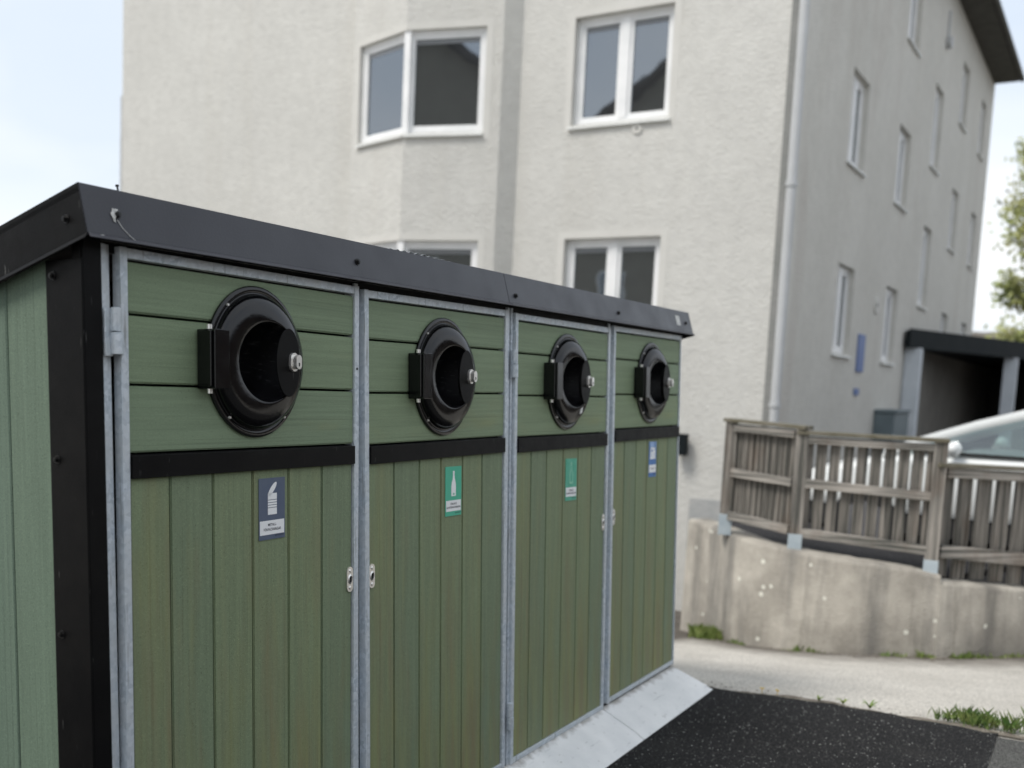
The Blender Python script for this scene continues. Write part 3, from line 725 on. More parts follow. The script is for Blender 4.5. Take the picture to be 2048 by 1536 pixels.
def stamp(k, parent, x0, x1, ztl, ztr, h):
    """sticker with pictogram and lettering"""
    y = -.0012
    def T(fx, fy, dy=0.0): return Vector((lerp(x0, x1, fx), y - dy, lerp(ztl, ztr, fx) - fy * h))
    def pg(bm, pts, mi, dy): bm.faces.new([bm.verts.new(T(a, b, dy)) for a, b in pts]).material_index = mi
    def el(bm, cx, cy, a, b, ang, mi, dy, n=24):
        pts = []
        asp = h / abs(x1 - x0)
        for i in range(n):
            t = 2 * math.pi * i / n; X = a * math.cos(t); Y = b * math.sin(t)
            pts.append((cx + X * math.cos(ang) - Y * math.sin(ang), cy - (X * math.sin(ang) + Y * math.cos(ang)) / asp))
        pg(bm, pts, mi, dy)
    bm = NB(); w_ = abs(x1 - x0)
    box(bm, x0, x1, -.0012, -.0002, 0, 1, T=lambda p: Vector((p[0], p[1], lerp(ztl, ztr, (p[0] - x0) / (x1 - x0)) - (1 - p[2]) * h)))
    def txt(s, cy, wf, hf): text_bm(bm, s, lambda a, b: T(.5 + a / 1.0, cy - b, .0008), 2, size=hf, width=wf)
    def smallmark():
        pg(bm, [(.62, .935), (.96, .935), (.96, .943), (.66, .943), (.66, .962), (.62, .962)], 2, .0004)
        for q in range(5): pg(bm, [(.70 + q * .05, .948), (.73 + q * .05, .948), (.73 + q * .05, .955), (.70 + q * .05, .955)], 2, .0004)
    if k == 0:
        pg(bm, [(.03, .69), (.965, .69), (.965, .92), (.03, .92)], 1, .0004)
        el(bm, .51, .182, .235, .075, R(48), 1, .0004)
        for a, b in ((.25, .352), (.362, .395), (.405, .436), (.446, .478), (.488, .597)): pg(bm, [(.335, a), (.68, a), (.68, b), (.335, b)], 1, .0004)
        txt('METALL-', .762, .33, .062); txt('FÖRPACKNINGAR', .838, .66, .062); smallmark()
    elif k in (1, 2):
        pg(bm, [(.04, .685), (.97, .685), (.97, .905), (.04, .905)], 1, .0004)
        out = [(.462, .09), (.562, .09), (.562, .17), (.58, .25), (.63, .33), (.645, .40), (.645, .60), (.362, .60), (.362, .40), (.385, .33), (.445, .25), (.462, .17)]
        mi = 1 if k == 1 else 3
        pg(bm, out, mi, .0004)
        if k == 2:
            cx, cy = .505, .36
            pg(bm, [(cx + (a - cx) * .62, cy + .02 + (b - cy) * .82) for a, b in out], 0, .0008)
            pg(bm, [(.362, .545), (.645, .545), (.645, .60), (.362, .60)], 3, .0010)
        m2 = 0
        pg(bm, [(.505, .525), (.57, .572), (.435, .572)], m2, .0012)
        txt('FÄRGADE' if k == 1 else 'OFÄRGADE', .757, .38 if k == 1 else .42, .058); txt('GLASFÖRPACKNINGAR', .828, .86, .058); smallmark()
    else:
        pg(bm, [(.04, .66), (.97, .655), (.97, .875), (.04, .88)], 1, .0004)
        pg(bm, [(.10, .01), (.72, .01), (.70, .10), (.74, .15), (.12, .16)], 3, .0004)
        pg(bm, [(.90, .0), (.98, .0), (.97, .20), (.90, .24)], 3, .0004)
        pg(bm, [(.20, .165), (.78, .165), (.80, .22), (.86, .25), (.86, .49), (.14, .50), (.16, .30)], 1, .0006)
        pg(bm, [(.28, .22), (.46, .22), (.46, .285), (.28, .295)], 0, .0008)
        for q in range(4): pg(bm, [(.2, .335 + q * .035), (.82, .335 + q * .035), (.82, .341 + q * .035), (.2, .342 + q * .035)], 3, .0008)
        for q in range(3): pg(bm, [(.52, .20 + q * .032), (.84, .20 + q * .032), (.84, .205 + q * .032), (.52, .206 + q * .032)], 3, .0008)
        txt('TIDNINGAR', .77, .5, .06)
        pg(bm, [(.6, .915), (.9, .915), (.9, .945), (.6, .945)], 2, .0004)
    bgm = [M['st_navy'], M['st_green'], M['st_green2'], M['st_blue']][k]
    lt = [M['st_white'], M['st_white'], M['st_pale'], M['st_paleblue']][k]
    return obj('information_sticker', bm, [bgm, M['st_white'], M['st_ink'], lt], parent, recalc=False)
M['st_navy'] = simple('sticker_navy', (.085, .115, .185), (.11, .14, .20), 14, .45)
M['st_green'] = simple('sticker_green', (.06, .46, .29), (.08, .50, .33), 14, .45)
M['st_green2'] = simple('sticker_green_worn', (.07, .40, .26), (.12, .48, .34), 30, .5)
M['st_blue'] = simple('sticker_blue', (.06, .17, .44), (.09, .24, .55), 40, .45)
M['st_white'] = simple('sticker_white', (.95, .95, .95), (.90, .91, .92), 20, .45)
M['st_pale'] = simple('sticker_pale_green', (.36, .72, .52), (.30, .62, .46), 30, .5)
M['st_paleblue'] = simple('sticker_pale_blue', (.38, .55, .80), (.28, .42, .70), 60, .5)
M['st_ink'] = simple('sticker_ink', (.04, .045, .07), None, 20, .6)

def cut_round(o, cx, cz, r):
    bm = NB(); cyl(bm, (cx, -.05, cz), (cx, .06, cz), r, 48); c = obj('cutter', bm, M['dark'])
    md = o.modifiers.new('b', 'BOOLEAN'); md.object = c; md.operation = 'DIFFERENCE'; md.solver = 'EXACT'
    dg = bpy.context.evaluated_depsgraph_get(); dg.update(); me = bpy.data.meshes.new_from_object(o.evaluated_get(dg))
    o.modifiers.clear(); o.data = me; cm = c.data; bpy.data.objects.remove(c); bpy.data.meshes.remove(cm)
def dressplank(bm, x0, x1, z0, z1):
    box(bm, x0, x1, 0.0, .02, z0, z1)
for k in range(4):
    X = k * W
    # the door frame is the part; everything fixed on it hangs below it
    bm = NB()
    xa, xb = -.022, .814 if k < 3 else .800
    box(bm, xa, -.002, -.006, .020, -.022, 1.652)
    box(bm, .794, xb + (.0 if k < 3 else -.0), -.006, .020, -.022, 1.652)
    box(bm, -.0018, .7938, -.005, .020, 1.629, 1.651)
    box(bm, -.0018, .7938, -.005, .020, -.021, -.002)
    door = obj('door', bm, M['galv'], cab, bevel=.0015)
    door.location = (X, 0, DZ[k] - DT[k] * .7 * W); door.rotation_euler = (0, -DT[k], 0)
    door['label'] = ['leftmost door with the metal packaging sticker', 'door with the solid white bottle sticker', 'door with the outlined bottle sticker', 'rightmost door with the blue sticker'][k]
    bm = NB()
    for z0, z1 in zip(GZ[1:], GZ[2:]): box(bm, 0.0, .792, 0, .02, z0 + (.0035 if z0 > 1.21 else .004), z1 - .0025)
    bmesh.ops.bevel(bm, geom=[e for e in bm.edges if abs((e.verts[0].co - e.verts[1].co).x) > .5 and max(e.verts[0].co.y, e.verts[1].co.y) < .001], offset=.0035, segments=2, affect='EDGES')
    up_ = obj('upper_planks', bm, M['plank_h']); cut_round(up_, ICX[k], ICZ[k], .106); up_.parent = door
    bm = NB(); g = VG[k]
    for a, b in zip(g, g[1:]): box(bm, a + .0016, b - .0016, .001, .02, 0, 1.199)
    bmesh.ops.bevel(bm, geom=[e for e in bm.edges if abs((e.verts[0].co - e.verts[1].co).z) > .5 and max(e.verts[0].co.y, e.verts[1].co.y) < .002], offset=.003, segments=2, affect='EDGES')
    obj('lower_planks', bm, M['plank_v'], door)
    bm = NB(); box(bm, .0005, .7915, -.011, .0005, 1.147, 1.1985); box(bm, .0008, .7912, .0008, .019, 1.19, 1.2)
    obj('trim_band', bm, M['black_sheet'], door, bevel=.001)
    # inlet
    bm = inlet(NB()); b_ = obj('inlet_bell', bm, [M['black_plastic'], M['black_inner']], door, recalc=True, auto=38)
    b_.location = (ICX[k], 0, ICZ[k])
    cx, cz = ICX[k], ICZ[k]
    lo_ = .0 if k == 0 else -.012
    bm = NB(); lens(bm, .053 + lo_ + cx, cz, .046, .041, .086, -.0695, -.0665)
    lens(bm, .060 + lo_ + cx, cz, .026, .028, .066, -.0664, -.045)      # web tying the plate back to the bell
    obj('inlet_shield', bm, M['black_sheet'], door, bevel=.001)
    bm = NB(); lk = cx + .065 + lo_ * .7; stadium(bm, lk, cz + .002, .0140, .0235, -.077, -.0696); stadium(bm, lk, cz + .002, .0100, .0180, -.092, -.077)
    stadium(bm, lk, cz - .004, .0022, .0045, -.0925, -.0921, 1)
    obj('lock', bm, [M['chrome'], M['dark']], door, bevel=.0012)
    bm = NB()
    box(bm, cx - .192, cx - .145, -.060, -.0, cz - .070, cz + .070)
    box(bm, cx - .198, cx - .1925, -.052, -.008, cz - .064, cz + .066)
    obj('inlet_hinge', bm, M['black_plastic'], door, bevel=.002)
    for s in (-1, 1):
        bm = NB(); cyl(bm, (cx - .183, -.032, cz + s * .070), (cx - .183, -.032, cz + s * .081), .0065, 14); obj('hinge_pin', bm, M['chrome'], door, auto=40)
    for ang in (130, 232, 308):
        t = R(ang); bm = NB(); p = Vector((cx + .1755 * .905 * math.cos(t), -.0100, cz + .1755 * math.sin(t))); cyl(bm, p, p + Vector((0, -.004, 0)), .0042, 14, .003)
        obj('rivet', bm, M['chrome'], door, auto=40)
    # recessed latch plate
    lx = .779 if k in (0, 2) else .013
    bm = NB(); stadium(bm, lx, .814, .0135, .0365, -.0035, .0005)
    for s in (-1, 1): cyl(bm, (lx, -.003, .814 + s * .0245), (lx, -.0065, .814 + s * .0245), .006, 12, .0035)
    # raised ring with dark opening
    n = 28
    for i in range(n):
        t0, t1 = 2 * math.pi * i / n, 2 * math.pi * (i + 1) / n
        ri, ro = .0078, .0118
        P_ = lambda r, t, y: (lx + r * math.cos(t) * .9, y, .814 + r * 1.25 * math.sin(t))
        quad(bm, [P_(ro, t0, -.0036), P_(ro, t1, -.0036), P_(ri * 1.1, t1, -.0065), P_(ri * 1.1, t0, -.0065)])
        quad(bm, [P_(ri * 1.1, t0, -.0065), P_(ri * 1.1, t1, -.0065), P_(ri, t1, -.0037), P_(ri, t0, -.0037)])
    stadium(bm, lx, .814, .0066, .0096, -.0041, -.0037, 1)
    obj('latch', bm, [M['chrome'], M['dark']], door, auto=40)
    # hinges
    for hz in ((1.467, .17) if k in (0, 2) else (1.467, .17)):
        hx = (-.040 if k == 0 else -.041) if k in (0, 2) else None
        if hx is None: continue
        bm = NB()
        yh = -.014
        box(bm, hx - .024 if k == 0 else hx - .008, hx - .004, -.006, -.001, hz - .052, hz + .050)
        box(bm, hx + .004, hx + .022, -.011, -.0065, hz - .048, hz + .0)
        cyl(bm, (hx, yh, hz - .048), (hx, yh, hz - .001), .0125, 20); cyl(bm, (hx - .002, yh, hz + .0012), (hx - .002, yh, hz + .052), .0105, 20)
        obj('hinge', bm, M['galv'], door, bevel=.0012, auto=40)
    if k == 0:
        bm = NB(); cyl(bm, (.8045, -.0065, 1.418), (.8045, -.0061, 1.418), .004, 14); obj('drilled_hole', bm, M['dark'], door)
    s = [(.407, .505, 1.1245, 1.1255, .160), (.413, .511, 1.1145, 1.1135, .164), (.409, .510, 1.1055, 1.1035, .170), (.417, .508, 1.134, 1.132, .168)][k]
    stamp(k, door, *s)
# small white paper scrap stuck on the third bell
bm = NB(); c = Vector((2 * W + .435, -.052, 1.29)); poly_prism(bm, [c + Vector(p) for p in ((-.010, 0, -.012), (.004, -.004, -.006), (.012, -.004, .016), (0, 0, .010))], (0, -.001, 0))
obj('paper_scrap', bm, M['white_mark'], cab)

# corrugated clear roof sheet lying on the cabinet
def corr():
    bm = NB(); n = 120; rows = []
    for i in range(n + 1):
        t = i / n; x = .86 + .62 * t
        env = math.sin(math.pi * t) ** .7
        row = []
        for j in range(8):
            s = j / 7
            h = .106 + env * (.020 + .024 * s) + .0035 * math.sin(i * .9) + .26 * 0
            row.append(bm.verts.new(FP(x, h, -.02) + SB * (.01 + .8 * s) + Vector((0, 0, .10 * s))))
        rows.append(row)
    for a, b in zip(rows, rows[1:]):
        for j in range(7): bm.faces.new((a[j], b[j], b[j + 1], a[j + 1]))
    o = obj('corrugated_sheet', bm, M['clear'], smooth=True); o.matrix_world = CABM.to_4x4()
    md = o.modifiers.new('s', 'SOLIDIFY'); md.thickness = .0015
    tag(o, 'clear corrugated plastic sheet lying on the cabinet roof', 'plastic sheet')
corr()

# ramps ----------------------------------------------------------------
for i, (x0, x1, lab) in enumerate(((1.70, 2.569, 'pale galvanised ramp plate below the third door'), (2.575, 3.436, 'pale galvanised ramp plate below the rightmost door'))):
    bm = NB()
    prof = [(.004, -.026), (-.165, -.108), (-.182, -.122), (-.215, -.1385)]
    dx = [0, .0, .0, .006]
    top = [[Vector((x, y, z)) for y, z in prof] for x in (x0, x1)]
    if i == 1: top[1] = [p + Vector((d, 0, 0)) for p, d in zip(top[1], (0, .04, .046, .058))]
    A_ = [bm.verts.new(p) for p in top[0]]; B_ = [bm.verts.new(p) for p in top[1]]
    C_ = [bm.verts.new(p + Vector((0, 0, -.006))) for p in top[0]]; D_ = [bm.verts.new(p + Vector((0, 0, -.006))) for p in top[1]]
    for j in range(3):
        bm.faces.new((A_[j], B_[j], B_[j + 1], A_[j + 1])); bm.faces.new((C_[j], C_[j + 1], D_[j + 1], D_[j]))
        bm.faces.new((A_[j], A_[j + 1], C_[j + 1], C_[j])); bm.faces.new((B_[j], D_[j], D_[j + 1], B_[j + 1]))
    bm.faces.new((A_[0], C_[0], D_[0], B_[0])); bm.faces.new((A_[3], B_[3], D_[3], C_[3]))
    o = obj('ramp_plate', bm, M['zinc_ramp'], auto=30); o.matrix_world = CABM.to_4x4()
    tag(o, lab, 'ramp', 'ramp plates along the foot of the cabinet')

# ================================================================== APARTMENT BUILDING
bld = empty('apartment_building', (10.5, 1.70, -1.31))
tag(bld, 'grey stuccoed apartment building with an angled bay and white windows behind the cabinet', 'apartment building')
BI = Matrix.Translation(-bld.location)
def bput(o, parent=None):
    o.parent = parent or bld; o.matrix_parent_inverse = BI if (parent is None or parent is bld) else BI
    return o
# children of children: the part has identity local transform relative to the world, so the same inverse works only one level deep
def bchild(o, part):
    o.parent = part; return o          # part's matrix_local is identity after its own parent inverse
Z0, Z1 = -3.2, 9.10
UY = Vector((0, 1, 0)); UX = Vector((1, 0, 0))
def window(org, ud, inn, w, h, mull, glass='glass', sill=True, fw=.06, depth=.09, blind=False, sill_over=.03, first_edge=None):
    """org = lower corner on the wall face; ud along; frame sits depth inside"""
    org = Vector(org); ud = Vector(ud).normalized(); inn = Vector(inn).normalized()
    P = lambda u, z, d: org + ud * u + Vector((0, 0, z)) + inn * d
    T = lambda p: P(p[0], p[2], p[1])
    bm = NB(); d0, d1 = depth, depth + .06
    box(bm, 0, w, d0, d1, 0, fw, T=T); box(bm, 0, w, d0, d1, h - fw, h, T=T)
    box(bm, 0, fw, d0 + .0005, d1, fw, h - fw, T=T); box(bm, w - fw, w, d0 + .0005, d1, fw, h - fw, T=T)
    edges = [fw] + [m for m in mull] + [w - fw]
    for m in mull: box(bm, m - .055, m + .055, d0 - .008, d1, fw, h - fw, T=T)
    # casement sashes
    es = [fw] + [x for m in mull for x in (m - .055, m + .055)] + [w - fw]
    spans = list(zip(es[::2], es[1::2])); s = .045
    for a, b in spans:
        box(bm, a, b, d0 + .012, d1, fw, fw + s, T=T); box(bm, a, b, d0 + .012, d1, h - fw - s, h - fw, T=T)
        box(bm, a, a + s, d0 + .0125, d1, fw + s, h - fw - s, T=T); box(bm, b - s, b, d0 + .0125, d1, fw + s, h - fw - s, T=T)
    fr = bput(obj('window', bm, M['win_white'], bevel=0))
    for a, b in spans:
        bm = NB(); box(bm, a + s - .004, b - s + .004, d0 + .036, d0 + .046, fw + s - .004, h - fw - s + .004, T=T)
        bchild(obj('pane', bm, M[glass]), fr)
        if glass == 'glass':
            bm = NB(); box(bm, a + s + .004, b - s - .004, d0 + .031, d0 + .0355, h - fw - s - .062, h - fw - s - .008, T=T); bchild(obj('blind', bm, M['blind']), fr)
    if sill:
        bm = NB(); so = sill_over
        poly_prism(bm, [P(-so, -.035, -.045), P(-so, .012, depth + .01), P(-so, -.02, depth + .01), P(-so, -.06, -.045)], ud * (w + 2 * so))
        bchild(obj('sill', bm, M['sill'], bevel=.002), fr)
    return fr
# main facade (faces the cabinet)
bm = NB(); hz = [(1.90, 3.21), (4.63, 5.95), (7.37, 8.69)]
wall_holes(bm, (10.5, 0, 0), UY, 1.70, 5.30, Z0, Z1, [(3.21, 4.535, a, b) for a, b in hz], .15, UX)
wall_holes(bm, (10.5, 0, 0), UY, 8.05, 13.18, Z0, Z1, [], .15, UX)
# gable triangle, far walls
quad(bm, [(10.5, 1.70, Z1), (10.5, 13.18, Z1), (10.5, 7.44, 12.2)][:3])
quad(bm, [(10.5, 13.18, Z0), (27.3, 13.18, Z0), (27.3, 13.18, Z1), (10.5, 13.18, Z1)])
bput(obj('facade_wall', bm, M['stucco'], recalc=False))
# angled bay
C0 = Vector((10.5, 5.30, 0)); C1 = Vector((10.28, 5.46, 0)); C2 = Vector((9.92, 6.75, 0)); C3 = Vector((10.27, 7.94, 0)); C4 = Vector((10.5, 8.05, 0))
bm = NB()
wall_holes(bm, C0, C1 - C0, 0, (C1 - C0).length, Z0, Z1, [], .1, UX)
LR = (C2 - C1).length; LL = (C3 - C2).length
u1 = .225; u2 = 1.075
bz = [(1.87, 3.19), (4.60, 5.93), (7.34, 8.67)]
wall_holes(bm, C1, C2 - C1, 0, LR, Z0, Z1, [(u1, LR, a, b) for a, b in bz], .13, (C3 - C2).cross(Vector((0, 0, 1))) * 0 + Vector((.963, .27, 0)))
wall_holes(bm, C2, C3 - C2, 0, LL, Z0, Z1, [(0, u2, a, b) for a, b in bz], .13, Vector((.96, -.28, 0)))
wall_holes(bm, C3, C4 - C3, 0, (C4 - C3).length, Z0, Z1, [], .1, UX)
bput(obj('bay_wall', bm, M['stucco'], recalc=False))
# smooth rendered surround bands around the openings
def surround(org, ud, nrm, u0, u1_, z0, z1, w=.09, sides=(1, 1, 1)):
    org = Vector(org); ud = Vector(ud).normalized(); nrm = Vector(nrm)
    T = lambda p: org + ud * p[0] + Vector((0, 0, p[2])) + nrm * p[1]
    bm = NB()
    if sides[0]: box(bm, u0 - w, u0, -.004, .003, z0 - .1, z1, T=T)
    if sides[1]: box(bm, u1_, u1_ + w, -.004, .003, z0 - .1, z1, T=T)
    box(bm, u0 - (w if sides[0] else 0), u1_ + (w if sides[1] else 0), -.004, .003, z1, z1 + w, T=T)
    bput(obj('window_surround', bm, M['smooth_band']))
for a, b in hz: surround((10.5, 0, 0), UY, (-1, 0, 0), 3.21, 4.535, a, b)
for a, b in bz:
    surround(C1, C2 - C1, (-.963, -.27, 0), u1, LR, a, b, sides=(1, 0, 1)); surround(C2, C3 - C2, (-.96, .28, 0), 0, u2, a, b, sides=(0, 1, 1))
for a, b in hz: window((10.5, 3.21, a), UY, UX, 1.325, b - a, [.66])
for a, b in bz:
    window(C1 + (C2 - C1).normalized() * u1 + Vector((0, 0, a)), C2 - C1, (.963, .27, 0), LR - u1 + .0, b - a, [], depth=.06, sill_over=.0)
    window(C2 + Vector((0, 0, a)), C3 - C2, (.96, -.28, 0), u2, b - a, [], depth=.06, sill_over=.0)
    bm = NB(); c = C2 + Vector((.065, 0, a)); bar(bm, c, c + Vector((0, 0, b - a)), .10, .085, up=UX)
    bput(obj('corner_mullion', bm, M['win_white']))
# side facade (recedes to the right)
cols = [(13.62, 0), (16.90, 0), (19.76, 1), (22.68, 0), (25.76, 0)]
holes = []
for cx_, alt in cols:
    for zz in ((3.16, 5.73, 8.28) if not alt else (4.55, 7.10)):
        hw = .49 if cx_ < 18 else .45; top = zz; bot = zz - (1.21 if not alt else 1.45)
        if cx_ > 20 and zz < 3.5: pass
        holes.append((cx_ - hw, cx_ + hw, bot, top))
bm = NB(); wall_holes(bm, (0, 1.70, 0), UX, 10.5, 27.3, Z0, Z1, holes, .14, UY)
quad(bm, [(27.3, 1.70, Z0), (27.3, 13.18, Z0), (27.3, 13.18, Z1), (27.3, 1.70, Z1)])
bput(obj('side_wall', bm, M['stucco_side'], recalc=False))
for a, b, z0, z1 in holes: window((a, 1.70, z0), UX, UY, b - a, z1 - z0, [(b - a) / 2], glass='glass_blind', depth=.08, sill_over=.05)
# base band, painted pipe shade, downpipes
bm = NB(); box(bm, 10.488, 10.4995, 1.73, 2.62, -1.20, .045); bput(obj('plinth', bm, M['plinth']))
bm = NB(); box(bm, 10.485, 10.4998, 1.705, 1.80, -1.2, 9.0); bput(obj('pipe_shade_strip', bm, M['pipe_shade']))  # dark strip stands in for the pipe's contact shade on the facade
def pipe(x, y, z0, z1, r=.055):
    bm = NB(); cyl(bm, (x, y, z0), (x, y, z1), r, 16)
    for z in (1.2, 3.7, 6.3):
        if z0 < z < z1: cyl(bm, (x, y, z), (x, y, z + .05), r + .012, 16)
    bput(obj('drainpipe', bm, M['pipe'], auto=40))
pipe(10.46, 1.655, -1.0, 9.0); pipe(27.36, 1.78, -1.0, 9.0, .07)
pipe(10.55, 13.235, 5.05, 5.9, .035); pipe(10.55, 13.235, 1.0, 5.2, .04)
# roof with deep dark soffit
bm = NB()
ov = 1.16; zr = 9.05
poly_prism(bm, [(10.1, ov, zr), (27.15, ov, zr), (27.15, 1.70, zr), (10.1, 1.70, zr)], (0, 0, .03))
bput(obj('soffit', bm, M['soffit']))
bm = NB()
poly_prism(bm, [(10.1, ov - .02, 9.08), (27.2, ov - .02, 9.08), (27.2, 7.44, 12.4), (10.1, 7.44, 12.4)], (0, 0, .16))
poly_prism(bm, [(10.1, 13.7, 9.08), (27.2, 13.7, 9.08), (27.2, 7.44, 12.4), (10.1, 7.44, 12.4)], (0, 0, .15))
bput(obj('roof', bm, M['rooftile']))
bm = NB(); cyl(bm, (10.1, ov - .06, 9.10), (27.2, ov - .06, 9.10), .06, 12); bput(obj('gutter', bm, M['soffit'], auto=40))
# vents and wall fittings
def disc_vent(name, p, n, r, lab=None):
    bm = NB(); p = Vector(p); n = Vector(n); cyl(bm, p, p + n * .02, r, 24); cyl(bm, p + n * .02, p + n * .0215, r * .28, 16, mi=1)
    return bput(obj(name, bm, [M['smooth_band'], M['dark']], auto=40))
disc_vent('air_vent', (10.4995, 3.605, 4.51), (-1, 0, 0), .062)
disc_vent('air_vent', (15.71, 1.699, 2.79), (0, -1, 0), .14)
bm = NB(); box(bm, 19.95, 20.02, 1.66, 1.699, 8.05, 8.55); cyl(bm, (19.98, 1.60, 7.98), (19.98, 1.69, 7.98), .11, 16); bput(obj('flue_pipe', bm, M['pipe'], auto=40))

# wall lamp
bm = NB(); box(bm, 10.33, 10.44, 2.66, 2.80, .56, .82); box(bm, 10.44, 10.499, 2.71, 2.775, .63, .75)
o = obj('wall_lamp', bm, M['canopy'], bevel=.008); tag(o, 'small dark box shaped lamp on the stucco wall beside the cabinet end', 'wall lamp')
# blue sign on the side wall
def bsign(name, x0, x1, z0, z1, lab):
    bm = NB(); box(bm, x0, x1, 1.675, 1.698, z0, z1); o = obj(name, bm, M['blue_sign']); tag(o, lab, 'sign'); return o
bsign('wall_sign', 14.62, 15.06, 1.72, 2.28, 'tall blue sign on the shaded side wall of the building')
bsign('wall_sign', 14.62, 14.90, 1.37, 1.47, 'tiny blue plate below the tall blue sign on the side wall')
bm = NB(); box(bm, 16.25, 17.55, 1.38, 1.698, -.05, 1.10); box(bm, 16.22, 17.58, 1.35, 1.698, 1.10, 1.15)
o = obj('utility_cabinet', bm, M['plastic_grey'], bevel=.01); tag(o, 'blue grey utility cabinet against the side wall behind the fence', 'utility cabinet')

# ================================================================== CARPORT
cp = empty('carport', (18.22, 1.5, 0)); tag(cp, 'dark flat roofed carport with white posts beside the building', 'carport')
def cput(o): o.parent = cp; o.matrix_parent_inverse = Matrix.Translation(-cp.location); return o
a = Vector((18.2, 1.62, 2.25)); b = Vector((26.0, -1.05, 2.25)); 
bm = NB(); poly_prism(bm, [a, b, Vector((32, 1.6, 2.25)), Vector((32, 1.66, 2.25)), Vector((18.2, 1.66, 2.25))], (0, 0, .30)); cput(obj('roof', bm, M['canopy']))
bm = NB(); bar(bm, a + Vector((-.02, -.03, .16)), b + Vector((0, -.03, .16)), .03, .34); cput(obj('fascia', bm, M['canopy']))
for t, w in ((.035, .26), (.505, .24)):
    p = a.lerp(b, t); bm = NB(); bar(bm, (p.x + .1, p.y + .03, -.1), (p.x + .1, p.y + .03, 2.25), w, w, up=UX); cput(obj('post', bm, M['post_white']))
bm = NB(); poly_prism(bm, [(19.5, 1.64, -.1), (32, 1.64, -.1), (32, 1.64, 2.25), (19.5, 1.64, 2.25)], (0, -.05, 0)); poly_prism(bm, [(26, -1.0, -.1), (31, 1.6, -.1), (31, 1.6, 2.25), (26, -1.0, 2.25)], (.05, 0, 0))
cput(obj('rear_wall', bm, M['interior']))

